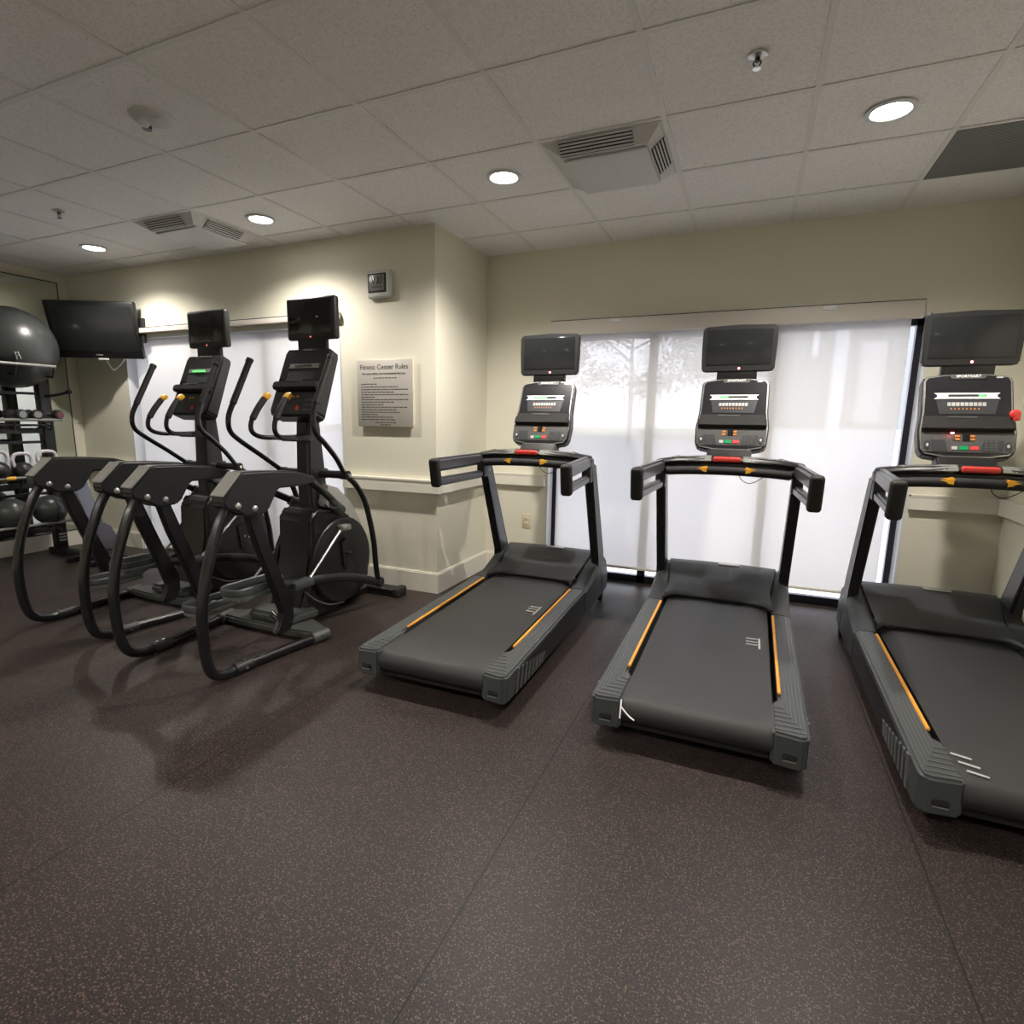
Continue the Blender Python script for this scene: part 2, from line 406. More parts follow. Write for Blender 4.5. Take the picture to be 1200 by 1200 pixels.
rail((XL, YL), (W2[0] - .01, YL), (0, -1), 'trim_5'); rail((XR, YB), (XR, YW), (-1, 0), 'trim_6')

def window(name, hole, y, mulls, n):
    x0, x1, z0, z1 = hole
    jm = MB(); jm.b2((x0, y - .004, 0), (x0 + .012, y + .13, z1)); jm.b2((x1 - .012, y - .004, 0), (x1, y + .13, z1)); jm.b2((x0, y - .004, z1 - .012), (x1, y + .13, z1))
    W = struct(jm, name, 'white_jamb')
    f = MB(); a, b = y + .125, y + .175
    f.b2((x0, a, 0), (x0 + .05, b, z1)); f.b2((x1 - .05, a, 0), (x1, b, z1)); f.b2((x0, a, z1 - .06), (x1, b, z1)); f.b2((x0, a, 0), (x1, b, .062))
    for mx in mulls: f.b2((mx - .032, a, 0), (mx + .032, b, z1))
    struct(f, 'window_frame', 'bronze_frame', W)
    xs = [x0 + .05] + [q for mx in mulls for q in (mx - .032, mx + .032)] + [x1 - .05]
    for k in range(0, len(xs), 2):
        p = MB(); p.b2((xs[k], y + .147, .062), (xs[k + 1], y + .153, z1 - .06)); struct(p, 'pane', 'window_glass', W)
    return W
window('window_1', W1, YW, (.335, 1.20), 1)
window('window_2', W2, YL, (-3.62, -2.76), 2)

def shade(x0, x1, y, z0, z1, label, fx0, fx1, fz0, fz1, fy0, fy1):
    r = root('roller_shade', ((x0 + x1) / 2, y, 0), label, 'window shade', group=None)
    o = ((x0 + x1) / 2, y, 0)
    m = MB(); m.b2((x0, y, z0 + .01), (x1, y + .0012, z1)); m.build('shade_cloth', 'shade_fabric', r, o)
    m = MB(); m.b2((x0, y - .006, z0 - .008), (x1, y + .008, z0 + .014), .003); m.build('hem_bar', 'trim_paint', r, o)
    m = MB(); m.b2((fx0, fy0, fz0), (fx1, fy1, fz1), .004); m.build('fascia', 'fascia', r, o)
    m = MB(); m.b2((fx0, fy0 - .001, fz1 - .003), (fx1, fy1, fz1 + .002)); m.build('fascia_shadow_rail', 'bronze_frame', r, o)  # dark top strip; over the treadmills it stands for a shadow line
    return r
s1 = shade(-.405, 1.985, YW + .05, .135, 2.05, 'wide translucent roller shade pulled down behind the treadmills', -.46, 2.03, 2.015, 2.125, YW - .055, YW - .001)
for bx in (.06, 1.50):  # two pale plates added as painted lamp highlights on the fascia
    m = MB(); m.b2((bx - .04, YW - .060, 2.09), (bx + .04, YW - .054, 2.118), .002); m.build('highlight_plate', 'white_jamb', s1, (.79, YW + .05, 0))
s2 = shade(-4.40, -1.93, YL + .05, .03, 2.06, 'wide translucent roller shade pulled down behind the ellipticals', -4.25, -1.89, 2.09, 2.135, YL - .05, YL - .001)

# ------------------------------------------------------------------ ceiling fixtures
def downlight(x, y, label, grp='recessed downlights in the ceiling', k=1.0):
    r = root('ceiling_downlight', (x, y, H), label, 'ceiling light', group=grp)
    m = MB(); m.lathe([(.098, -.001), (.098, -.006), (.080, -.008), (.074, -.004), (.070, .020), (.070, .021)], (0, 0, 0)); m.build('trim_ring', 'white_jamb', r)
    m = MB(); m.lathe([(.0, -.0045), (.05, -.0045), (.073, -.003)], (0, 0, 0)); m.build('lens', 'lamp_lens', r)
    l = bpy.data.lights.new('lamp', 'SPOT'); l.energy = LAMP * k; l.color = (1.0, .925, .845); l.spot_size = math.radians(150); l.spot_blend = .75; l.shadow_soft_size = .035
    o = bpy.data.objects.new('lamp', l); COL.objects.link(o); o.parent = r; o.location = (0, 0, -.07)
    return r
LAMP = 66
dl = [(-.305, 'round lit downlight beside the large square air diffuser'),
      (1.525, 'round lit downlight above the rightmost treadmill, nearest the grey return grille'),
      (-2.135, 'round lit downlight just right of the smaller far air diffuser'),
      (-3.965, 'round lit downlight farthest left, near the wall television')]
for x, lb in dl: downlight(x, 1.525, lb, k=.5 if x < -1 else 1.0)
for x in (-3.965, -2.135, -.305, 1.525): downlight(x, -2.135, 'round lit downlight in the row behind the camera', 'downlights behind the camera', .75)

def diffuser(x0, y0, label):
    r = root('air_diffuser', (x0 + .305, y0 + .305, H), label, 'air vent', group='square air diffusers in the ceiling')
    m = MB(); q = .293; k = .235
    m.b2((-q, -q, -.004), (q, q, .003)); m.build('backing_frame', 'diffuser_white', r)
    # sloped body
    m = MB(); t = bmesh.new()
    a, b, d = .285, .225, -.055
    V = [t.verts.new(p) for p in ((-a, -a, -.004), (a, -a, -.004), (a, a, -.004), (-a, a, -.004), (-b + .03, -b, d), (b, -b, d), (b, b, d), (-b + .03, b, d))]
    for f in ((0, 1, 5, 4), (1, 2, 6, 5), (2, 3, 7, 6), (3, 0, 4, 7), (4, 5, 6, 7)): t.faces.new([V[i] for i in f])
    m.join(t); m.build('sloped_body', 'diffuser_white', r)
    m = MB(); m.b2((-.195, -.20, -.068), (.215, .235, -.055), .006); m.build('deflector_plate', 'diffuser_white', r)
    def bank(name, side):
        lb = MB(); sl = MB()
        L = .36 if side == 'y' else .30
        for i in range(5):
            f = (i + .5) / 5; off = a + .004 + (b - a - .0) * f; z = -.004 + (d + .004) * f
            if side == 'y':
                sl.box((-.02, -off - .004, z - .002), (L, .006, .007), rot=None)
            else: sl.box((off + .004, .0, z - .002), (.006, L, .007))
        o1 = sl.build('louver_slats', 'diffuser_white', r)
        if side == 'y':
            t = bmesh.new(); V = [t.verts.new(p) for p in ((-.02 - L / 2, -a - .001, -.006), (-.02 + L / 2, -a - .001, -.006), (-.02 + L / 2, -b - .002, d), (-.02 - L / 2, -b - .002, d))]; t.faces.new(V)
        else:
            t = bmesh.new(); V = [t.verts.new(p) for p in ((a + .001, -L / 2, -.006), (a + .001, L / 2, -.006), (b + .002, L / 2, d), (b + .002, -L / 2, d))]; t.faces.new(V)
        lb.join(t); lb.build('louver_opening', 'louver_dark', r)
    bank('y', 'y'); bank('x', 'x')
    return r
diffuser(0, 1.22, 'large white square air diffuser with louvered edges, nearer of the two')
diffuser(-3.05, 1.22, 'white square air diffuser with louvered edges, farther one above the ellipticals')
m = MB(); m.b2((1.845, 1.845, H - .002), (2.425, 2.425, H + .012)); o = m.build('return_grille', 'eggcrate', None, (2.135, 2.135, H), smooth=False); o.location = (2.135, 2.135, H)
tag(o, 'square grey mesh return air grille set in the ceiling at right', 'air vent')

r = root('smoke_detector', (-1.553, .331, H), 'round white ceiling detector plate with two small domes', 'smoke detector')
m = MB(); m.lathe([(.0, -.022), (.06, -.020), (.085, -.010), (.095, 0), (.095, .006)], (0, 0, 0)); m.build('base_plate', 'diffuser_white', r)
m = MB(); m.lathe([(.0, -.048), (.020, -.046), (.027, -.038), (.022, -.018)], (-.012, -.035, 0)); m.build('dome', 'white_jamb', r)
m = MB(); m.lathe([(.0, -.034), (.018, -.032), (.024, -.026), (.024, -.012)], (.050, -.005, 0)); m.build('dome', 'white_jamb', r)
m = MB(); m.lathe([(.0, -.040), (.020, -.040), (.020, -.012)], (-.045, .005, 0)); m.build('sensor_port', 'panel_mid', r)
def sprinkler(x, y, lb):
    r = root('fire_sprinkler', (x, y, H), lb, 'sprinkler', group='pendent fire sprinklers in the ceiling')
    m = MB(); m.lathe([(.014, -.008), (.034, -.004), (.036, 0)], (0, 0, 0)); m.build('escutcheon', 'silver', r)
    m = MB(); m.cyl((0, 0, 0), (0, 0, -.02), .009); m.tube([(-.010, 0, -.018), (-.013, 0, -.028), (0, 0, -.040)], .0026, 8); m.tube([(.010, 0, -.018), (.013, 0, -.028), (0, 0, -.040)], .0026, 8); m.build('frame_arms', 'iron_black', r)
    m = MB(); m.lathe([(.0, -.045), (.015, -.045), (.015, -.041), (0, -.041)], (0, 0, 0), 16); m.build('deflector', 'chrome', r)
sprinkler(.992, .90, 'small fire sprinkler nearest the camera, above the treadmills')
sprinkler(-3.30, .90, 'small fire sprinkler farther off, at far left of the ceiling')

# ------------------------------------------------------------------ wall things
# sign
r = root('rules_sign', (-1.482, YL, 1.524), 'brushed metal sign reading Fitness Center Rules on the wall', 'sign')
m = MB(); m.b2((-.225, -.022, -.235), (.240, -.001, .235)); m.build('standoff_board', 'trim_paint', r)
m = MB(); m.b2((-.252, -.030, -.248), (.252, -.022, .250), .002); m.build('sign_plate', 'brushed_metal', r)
RX = Matrix.Rotation(PI / 2, 4, 'X')
tm = text_mb('Fitness Center Rules', .052, Matrix.Translation((-.005, -.0306, .195)) @ RX); tm.build('title_text', 'text_dark', r, smooth=False)
tm = text_mb('For your safety, we recommend that you', .0235, Matrix.Translation((-.005, -.0306, .148)) @ RX); tm.build('subtitle_text', 'text_dark', r, smooth=False)
rows = [(.115, -.10, .12), (.070, -.215, -.07), (.050, -.215, .13), (.030, -.215, .21), (.011, -.215, .10), (-.008, -.215, .21), (-.027, -.215, -.09), (-.045, -.215, .21), (-.064, -.215, .09), (-.083, -.215, -.01), (-.102, -.215, .20), (-.121, -.215, .12), (-.140, -.215, .14), (-.158, -.215, -.06), (-.177, -.215, .08), (-.196, -.215, .09), (-.217, -.09, .10), (-.234, -.04, .05)]
for z, a, b in rows:
    m = MB(); x = a
    while x < b - .01:
        w = random.uniform(.012, .04); w = min(w, b - x)
        m.b2((x, -.0308, z - .0032), (x + w, -.0298, z + .0032)); x += w + .006
    m.build('rule_line', 'text_dark', r, smooth=False)
# clock
r = root('clock', (-1.508, YL, 2.312), 'square white wall clock with dark framed face, above the rules sign', 'clock')
m = MB(); m.b2((-.108, -.045, -.100), (.108, -.001, .096), .028, 4); m.build('case', 'clock_white', r)
m = MB(); m.b2((-.088, -.050, -.062), (.070, -.042, .072), .012, 3); m.build('bezel', 'rubber_black', r)
m = MB(); m.b2((-.076, -.0525, -.050), (.058, -.049, .062), .004); m.build('display', 'lcd_grey', r)
m = MB()
for a, b in (((-.052, .045), (-.038, .0)), ((-.038, .0), (-.022, .045)), ((-.008, .045), (.016, -.002)), ((.016, .045), (-.008, -.002)), ((.032, .045), (.032, -.002))):
    m.cyl((a[0], -.053, a[1]), (b[0], -.053, b[1]), .0028, n=8)
m.b2((-.05, -.0535, -.028), (.03, -.052, -.020)); m.build('display_digits', 'text_dark', r)
# outlet
r = root('electrical_outlet', (-.652, YW, .468), 'ivory electrical outlet low on the wall left of the window', 'outlet')
m = MB(); m.b2((-.040, -.007, -.062), (.040, -.0005, .062), .003); m.build('cover_plate', 'outlet_ivory', r)
for z in (-.022, .022):
    m = MB(); m.b2((-.018, -.010, z - .016), (.018, -.006, z + .016), .004); o = m.build('socket', 'outlet_ivory', r)
    m = MB(); m.b2((-.009, -.0105, z - .007), (-.006, -.0095, z + .007)); m.b2((.006, -.0105, z - .007), (.009, -.0095, z + .007)); m.build('slots', 'text_dark', o)

# television on its arm
r = root('television', (-4.521, 1.80, 2.103), 'black flat television tilted on a wall arm beside the rack', 'television')
Mt = Matrix.Rotation(.505, 4, 'Z') @ Matrix.Rotation(.232, 4, 'X')
Wt, Ht = .782, .504
m = MB(); m.b2((-Wt / 2, -.002, -Ht / 2), (Wt / 2, .05, Ht / 2), .012); m.build('housing', 'plastic_black', r, M=Mt)
m = MB(); m.b2((-Wt / 2 + .035, -.005, -Ht / 2 + .06), (Wt / 2 - .035, 0, Ht / 2 - .04), .002); m.build('screen', 'screen_glass', r, M=Mt)
m = MB(); m.b2((-.20, .045, -.17), (.20, .075, .16), .01); m.build('back_cover', 'plastic_satin', r, M=Mt)
m = MB(); m.b2((-.03, -.0065, -Ht / 2 + .026), (.03, -.004, -Ht / 2 + .038), .003); m.build('maker_badge', 'silver', r, M=Mt)
m = MB(); m.b2((-.02, -.008, -Ht / 2 - .014), (.07, .01, -Ht / 2 + .002), .003); m.build('sensor_bar', 'white_jamb', r, M=Mt)
m = MB(); m.box((-.03, .10, -.02), (.20, .03, .20), .004, rot=None); m.build('tilt_plate', 'silver_paint', r, M=Mt)
m = MB(); m.tube([(-.02, .11, -.02), (.10, .16, -.02), (.26, .20, -.02)], .018, smooth=0); m.cyl((.26, .195, -.10), (.26, .195, .08), .022); m.build('swing_arm', 'silver_paint', r)
m = MB(); m.b2((.31, .215, -.10), (.37, .242, .12), .004); m.b2((.24, .18, -.03), (.34, .225, .01), .004); m.build('wall_plate', 'plastic_satin', r)
m = MB(); m.tube([(-.06, .10, -.18), (-.05, .12, -.26), (-.02, .15, -.34), (.02, .19, -.30), (.05, .235, -.22)], .006, 8); m.build('cable', 'white_jamb', r)

# mirror
r = root('mirror', (XL, .17, 1.38), 'large frameless wall mirror behind the accessory rack', 'mirror')
m = MB(); m.b2((.0005, -1.765, -1.215), (.012, 1.765, 1.215)); m.build('mirror_pane', 'mirror_glass', r, smooth=False)
m = MB()
for y in (-1.770, 1.765): m.b2((0.0005, y, -1.22), (.016, y + .006, 1.22))
m.b2((0.0005, -1.77, 1.215), (.016, 1.77, 1.222)); m.b2((0.0005, -1.77, -1.225), (.016, 1.77, -1.215)); m.build('edge_channel', 'bronze_frame', r, smooth=False)

# ------------------------------------------------------------------ treadmills
# local frame: x across, y forward (towards the window), z up; key sizes measured on the photograph
def make_treadmill():
    r = root('treadmill', (0, 0, 0), 'x', 'treadmill', group='treadmills facing the window')
    O = (0, 1.5, 0)
    def B(mb, name, m, parent=None, label=None, smooth=True):
        o = mb.build(name, m, parent or r, O, smooth)
        if label: o['label'] = label
        return o
    def ztop(y): return .197 + (y - .55) * .028
    # frame
    m = MB(); m.b2((-.37, .60, .055), (.37, 2.50, .13), .01); B(m, 'deck_frame', 'rubber_black')
    # belt: flat top, rounded rear
    m = MB(); prof = []
    for k in range(9):
        a = -PI / 2 - k * PI / 8
        prof.append((.615 + .055 * math.cos(a), .135 + .055 * math.sin(a)))
    top = [(y, .190 + (y - .615) * .028) for y in (.8, 1.2, 1.6, 2.1)]
    outline = prof + top + [(2.1, .10)]
    m.prism(outline, 'x', -.288, .288); belt = B(m, 'running_belt', 'belt_black')
    m = MB()
    bx, by = .215, 1.47
    for k in range(4):      # maker's slash mark near the right edge of the belt
        y = by - .040 * k + .02
        z = .1915 + (y - .615) * .028
        if k < 3: m.prism([(bx - .035, y), (bx + .020, y), (bx + .020, y - .009), (bx - .035, y - .009)], 'z', z - .001, z + .0012)
    z = .1915 + (by - .1 - .615) * .028
    m.prism([(bx + .024, by + .03), (bx + .033, by + .03), (bx + .033, by - .12), (bx + .024, by - .12)], 'z', z - .004, z + .004)
    B(m, 'belt_mark', 'light_print', belt)
    for sx in (-1, 1):
        # side rail with rear end cap
        def X(u): return sx * u
        m = MB()
        pl = [(X(.285), .558), (X(.378), .546), (X(.398), .552), (X(.409), .566), (X(.412), .59), (X(.410), 1.90), (X(.312), 1.93), (X(.312), .83), (X(.285), .80)]
        t = bmesh.new()
        n = len(pl)
        bot = [t.verts.new((p[0], p[1], .062)) for p in pl]; tp = [t.verts.new((p[0], p[1], ztop(p[1]))) for p in pl]
        t.faces.new(bot); t.faces.new(tp)
        for k in range(n): t.faces.new((bot[k], bot[(k + 1) % n], tp[(k + 1) % n], tp[k]))
        bmesh.ops.recalc_face_normals(t, faces=t.faces)
        bmesh.ops.bevel(t, geom=[e for e in t.edges if e.calc_face_angle(0) > .6], offset=.010, segments=3, affect='EDGES')
        m.join(t); rail_o = B(m, 'side_rail', 'rail_grey')
        m = MB()            # nested raised ridges on the tread of the cap
        for k in range(6):
            xo, xi = .396 - k * .014, .292
            yr = .585 + k * .034
            m.tube([(X(xo), yr, ztop(yr)), (X(xo), 1.16 - k * .02, ztop(1.16 - k * .02))], .0024, 6, 0)
            m.b2((min(X(xi), X(xo)), yr - .003, ztop(yr) - .001), (max(X(xi), X(xo)), yr + .003, ztop(yr) + .003))
        for xo in (.396, .382): m.tube([(X(xo), 1.12, ztop(1.12)), (X(xo), 1.88, ztop(1.88))], .0024, 6, 0)
        B(m, 'tread_ridges', 'ridge_grey', rail_o)
        m = MB(); m.prism([(.66, .068), (1.885, .068), (1.885, .212), (.74, .178), (.66, .10)], 'x', X(.409), X(.4135), .001); B(m, 'flank_panel', 'plastic_black', rail_o)
        m = MB()            # slanted ribs low on the outer flank
        for k in range(8):
            y = .66 + k * .052; h = .115 - k * .009
            m.prism([(y, .075), (y + .022, .075), (y + .050, .075 + h), (y + .028, .075 + h)], 'x', X(.408), X(.418))
        B(m, 'flank_ribs', 'ridge_grey', rail_o)
        m = MB(); m.b2((X(.348) - .024, .542, .100), (X(.348) + .024, .556, .122), .004); so = B(m, 'cap_socket', 'rubber_black', rail_o)
        m = MB(); m.b2((X(.348) - .022, .540, .097), (X(.348) + .022, .545, .101)); B(m, 'cap_socket_lip', 'silver_paint', rail_o)
        m = MB(); t = bmesh.new(); bmesh.ops.create_cube(t, size=1)
        for v in t.verts:
            y = .875 if v.co.y < 0 else 1.87
            v.co = Vector((X(.316) + v.co.x * .0125, y, ztop(y) + .003 + v.co.z * .012))
        bmesh.ops.bevel(t, geom=t.edges[:], offset=.003, segments=2, affect='EDGES'); m.join(t); B(m, 'strip_light', 'orange_strip', None, 'orange strip along the foot rail')
        # hood side cover (outside the seam) reaching down to the floor side
        m = MB(); t = bmesh.new()
        rowsy = [(1.905, .238, .312), (2.05, .262, .305), (2.20, .315, .318), (2.33, .368, .330), (2.42, .375, .335), (2.52, .330, .330), (2.60, .22, .320)]
        m2 = []
        for (y, z, ui) in rowsy:
            uo = .412 if y < 2.2 else .412 - (y - 2.2) * .03
            m2.append([(X(ui), y, .07), (X(ui), y, z), (X((ui + uo) / 2), y, z + .001), (X(uo - .015), y, z - .006), (X(uo), y, z - .03), (X(uo), y, .07)])
        m.grid(m2)
        m.grid([[p for p in m2[0][:3]], [m2[0][5], m2[0][4], m2[0][3]]]); m.grid([[p for p in m2[-1][:3]], [m2[-1][5], m2[-1][4], m2[-1][3]]])
        B(m, 'hood_side_cover', 'plastic_grey')
        # upright
        m = MB(); m.prism([(2.245, .30), (2.345, .30), (2.345, .25), (2.42, .06), (2.48, .06), (2.40, .40), (2.065, 1.06), (1.945, 1.06), (2.245, .36)], 'x', X(.356), X(.408), .008)
        up = B(m, 'upright', 'plastic_black')
        m = MB(); m.prism([(2.262, .345), (2.375, .365), (2.055, 1.04), (1.962, 1.02)], 'x', X(.350), X(.357), .002); B(m, 'upright_facing', 'upright_face', up, 'grey inner facing of the upright')
        m = MB()
        for q in ((2.0, 1.0), (2.02, .985)): m.cyl((X(.346), q[0], q[1]), (X(.352), q[0], q[1]), .006, n=10)
        B(m, 'bolts', 'chrome', up)
        # grip loop
        g = MB()
        def beam(y0, y1, z0, z1, h0, h1, wd, r_):
            t = bmesh.new(); bmesh.ops.create_cube(t, size=1)
            for v in t.verts:
                fr = v.co.y + .5; yy = y0 + (y1 - y0) * fr; zz = z0 + (z1 - z0) * fr; hh = h0 + (h1 - h0) * fr
                uu = .415 - (yy - 1.36) / .64 * .043
                v.co = Vector((X(uu) + v.co.x * wd, yy, zz + v.co.z * hh))
            bmesh.ops.bevel(t, geom=t.edges[:], offset=r_, segments=3, affect='EDGES'); g.join(t)
        beam(1.350, 2.02, 1.062, 1.076, .084, .078, .054, .016)
        beam(1.365, 2.05, .958, .968, .054, .050, .046, .012)
        hd = B(g, 'side_handrail', 'upright_face', None, 'grey padded side handrail loop')
        m = MB(); m.box((X(.415), 1.366, 1.014), (.064, .052, .178), .018, 4, rot=Matrix.Rotation(.19, 3, 'X')); B(m, 'end_pad', 'rubber_black', hd)
        m = MB(); m.b2((X(.376) - .03, 1.92, .94), (X(.376) + .03, 2.02, 1.10), .015, 3); B(m, 'corner_bracket', 'plastic_black')
        # rollers and feet
        m = MB(); m.cyl((X(.385) - .015, 2.455, .033), (X(.385) + .015, 2.455, .033), .033, n=24, bev=.004); B(m, 'transport_wheel', 'rubber_black')
        m = MB(); m.cyl((X(.33), .93, 0), (X(.33), .93, .035), .028, .022, n=20); m.cyl((X(.33), .93, .03), (X(.33), .93, .07), .010, n=12); B(m, 'levelling_foot', 'rubber_black')
    # hood centre
    m = MB(); rowsh = []
    us = [-1, -.85, -.5, 0, .5, .85, 1]
    prof = [(2.03, .246), (2.055, .262), (2.15, .300), (2.25, .345), (2.335, .384), (2.40, .392), (2.50, .352), (2.60, .230), (2.615, .10)]
    for k, (y, z) in enumerate(prof):
        hw = (.312, .305, .305, .316, .330, .335, .335, .325, .322)[k]
        row = []
        for u in us:
            yy = y - (.125 if abs(u) == 1 else (.045 if abs(u) == .85 else 0)) * (1 if k == 0 else (.95 if k == 1 else 0))
            zz = z + (.012 if abs(u) >= .85 and k < 2 else 0) + (1 - u * u) * .006
            row.append((u * hw, yy, zz))
        rowsh.append(row)
    m.grid(rowsh); m.grid([[(p[0], p[1], p[2]) for p in rowsh[0]], [(p[0], p[1] + .012, p[2] - .024) for p in rowsh[0]]])
    hood_ = B(m, 'motor_hood', 'hood_grey')
    m = MB(); m.tube([(p[0], p[1] - .003, p[2] - .004) for p in rowsh[0]], .0065, 8, 3); B(m, 'hood_lip', 'rubber_black', hood_)
    for s in (-1, 1):
        m = MB(); m.tube([(s * .303, 1.93, .2475), (s * .309, 2.08, .277), (s * .318, 2.2, .325), (s * .330, 2.33, .382)], .003, 6, 3); B(m, 'hood_seam', 'rubber_black', hood_)
    m = MB(); m.b2((-.02, 2.345, .394), (.115, 2.375, .402), .002); B(m, 'hood_badge', 'silver')
    # console mast, dash and crossbar
    m = MB()
    m.tube([(-.385, 1.985, 1.090), (-.27, 1.930, 1.110), (-.12, 1.892, 1.122), (0, 1.882, 1.124), (.12, 1.892, 1.122), (.27, 1.930, 1.110), (.385, 1.985, 1.090)], .038, 16, 5, sc=(1.5, .72))
    m.tube([(-.36, 1.95, 1.070), (-.27, 1.912, 1.082), (-.12, 1.872, 1.094), (0, 1.862, 1.096), (.12, 1.872, 1.094), (.27, 1.912, 1.082), (.36, 1.95, 1.070)], .027, 12, 5)
    cb = B(m, 'front_crossbar', 'plastic_black')
    m = MB(); m.tube([(-.33, 1.885, 1.050), (-.2, 1.842, 1.062), (0, 1.822, 1.068), (.2, 1.842, 1.062), (.33, 1.885, 1.050)], .025, 16, 5); m.cyl((-.33, 1.885, 1.050), (-.36, 1.96, 1.07), .022); m.cyl((.33, 1.885, 1.050), (.36, 1.96, 1.07), .022); hb = B(m, 'front_handlebar', 'rubber_black')
    for s in (-1, 1):
        m = MB()
        pts = [(s * u, y, 1.150 - u * u * .20) for u, y in ((.085, 1.886), (.14, 1.896), (.22, 1.916), (.30, 1.942))]
        rr = []
        for p in pts: rr.append([(p[0], p[1] - .060, p[2] - .026), (p[0], p[1] - .052, p[2] - .010), (p[0], p[1] - .030, p[2] + .001), (p[0], p[1] - .005, p[2] + .002), (p[0], p[1] - .004, p[2] - .012)])
        m.grid(rr)
        B(m, 'dash_inlay', 'silver_paint', cb, 'silver inlay on the dash')
    for s in (-1, 1):
        m = MB(); m.tube([(s * .26, 2.02, 1.115), (s * .28, 1.955, 1.132), (s * .34, 1.955, 1.115), (s * .37, 2.0, 1.10)], .008, 10, 5); m.b2((s * .315 - .055, 1.965, 1.085), (s * .315 + .055, 2.05, 1.110), .01); B(m, 'cup_holder_rim', 'plastic_satin')
    m = MB(); m.b2((-.074, 1.812, 1.116), (.074, 1.846, 1.147), .010, 3); B(m, 'stop_bar', 'red_plastic', None, 'red emergency stop bar')
    for s in (-1, 1):
        m = MB(); t = bmesh.new(); bmesh.ops.create_cube(t, size=1)
        for v in t.verts:
            k = .45 if v.co.x * s > 0 else 1
            v.co = Vector((s * .130 + v.co.x * .066, 1.826 + v.co.y * .054 * k, 1.072 + v.co.z * .042 * k))
        bmesh.ops.bevel(t, geom=t.edges[:], offset=.006, segments=2, affect='EDGES'); m.join(t); B(m, 'pulse_sensor', 'sensor_yellow', None, 'yellow pulse sensor')
    m = MB(); m.tube([(.06, 1.87, 1.08), (.08, 1.90, 1.02), (.13, 1.91, .995), (.19, 1.90, 1.03), (.215, 1.87, 1.075)], .0022, 6); B(m, 'safety_cord', 'text_dark')
    m = MB(); m.prism([(1.96, 1.10), (2.12, 1.10), (2.17, 1.26), (2.10, 1.24), (2.05, 1.17)], 'x', -.125, .125, .008); B(m, 'console_neck', 'plastic_black')
    # console: plane from bottom (y 2.063, z 1.195) to top (y 2.231, z 1.602)
    p0, p1 = Vector((0, 2.063, 1.195)), Vector((0, 2.231, 1.602)); up_ = (p1 - p0); Lc = up_.length; up_.normalize(); nn = Vector((0, -up_.z, up_.y))  # faces the runner
    def C(u, t, d=0.0): q = p0 + up_ * (t * Lc) + nn * d; return Vector((u * .195, q.y, q.z))
    Mc = Matrix(((.195, 0, 0, 0), (0, up_.y, nn.y, p0.y), (0, up_.z, nn.z, p0.z), (0, 0, 0, 1)))
    def slab(mb, poly, d0, d1, r=0.0):
        t = bmesh.new()
        A = [t.verts.new(C(u, tt, d0)) for u, tt in poly]; Bv = [t.verts.new(C(u, tt, d1)) for u, tt in poly]; n = len(poly)
        t.faces.new(A); t.faces.new(Bv[::-1])
        for k in range(n): t.faces.new((A[k], Bv[k], Bv[(k + 1) % n], A[(k + 1) % n]))
        bmesh.ops.recalc_face_normals(t, faces=t.faces)
        if r: bmesh.ops.bevel(t, geom=t.edges[:], offset=r, segments=2, affect='EDGES', clamp_overlap=True)
        mb.join(t); return mb
    def rect(u0, u1, t0, t1): return [(u0, t0), (u1, t0), (u1, t1), (u0, t1)]
    def outl(s, e=0): return [(-.90 * s, 0 - e), (-.5 * s, -.035 - e), (.5 * s, -.035 - e), (.90 * s, 0 - e), (1.0 * s, .06 - e), (1.03 * s, .28), (.97 * s, .52), (.955 * s, .93 + e), (.90 * s, .975 + e), (.5 * s, 1.005 + e), (-.5 * s, 1.005 + e), (-.90 * s, .975 + e), (-.955 * s, .93 + e), (-.97 * s, .52), (-1.03 * s, .28), (-1.0 * s, .06 - e)]
    m = MB(); slab(m, outl(1.04, .015), -.075, -.004, .008); con = B(m, 'console_housing', 'plastic_black')
    m = MB(); slab(m, outl(1.0), -.006, 0.0); B(m, 'console_rim', 'silver', con, 'thin silver rim around the console face')
    m = MB(); slab(m, outl(.965, -.012), -.004, .0025); B(m, 'console_face', 'panel_dark', con)
    m = MB(); slab(m, [(-.34, .945), (.38, .945), (.46, 1.008), (-.42, 1.008)], 0, .007, .002); br = B(m, 'brand_plate', 'panel_grey', con)
    tm = text_mb('SPORTSART', .020, Mc @ Matrix.Translation((.02, .977 * Lc, .0085)) @ Matrix.Scale(1 / .195, 4, (1, 0, 0))); B(tm, 'brand_lettering', 'white_print', con, smooth=False)
    m = MB(); slab(m, rect(.62, .76, .955, .972), .002, .0035); B(m, 'model_lettering', 'light_print', con)
    m = MB(); slab(m, [(-.60, .50), (.60, .50), (.68, .68), (-.68, .68)], .001, .004); B(m, 'key_panel', 'panel_mid', con)
    m = MB()
    slab(m, [(-.73, .765), (.70, .765), (.64, .745), (.64, .715), (.70, .692), (-.73, .672 + .02), (-.66, .715), (-.66, .745)], .002, .007); B(m, 'display_bar', 'white_print', con)
    m = MB(); slab(m, rect(-.42, .40, .716, .745), .006, .0085); B(m, 'message_window', 'louver_dark', con)
    m = MB()
    for k in range(9): slab(m, rect(-.43 + k * .095, -.43 + k * .095 + .075, .60, .645), .003, .006)
    B(m, 'program_keys', 'light_print', con)
    m = MB()
    for k in range(8): slab(m, rect(-.36 + k * .085, -.36 + k * .085 + .03, .555, .575), .003, .005)
    B(m, 'program_marks', 'amber_key', con)
    m = MB(); slab(m, [(-.98, .27), (.98, .27), (.96, .47), (-.96, .47)], .0, .006); sh_ = slab(m, [(-1.0, .285), (1.0, .285), (.98, .40), (-.98, .40)], .0, .030, .006); B(m, 'reading_ledge', 'rubber_black', con)
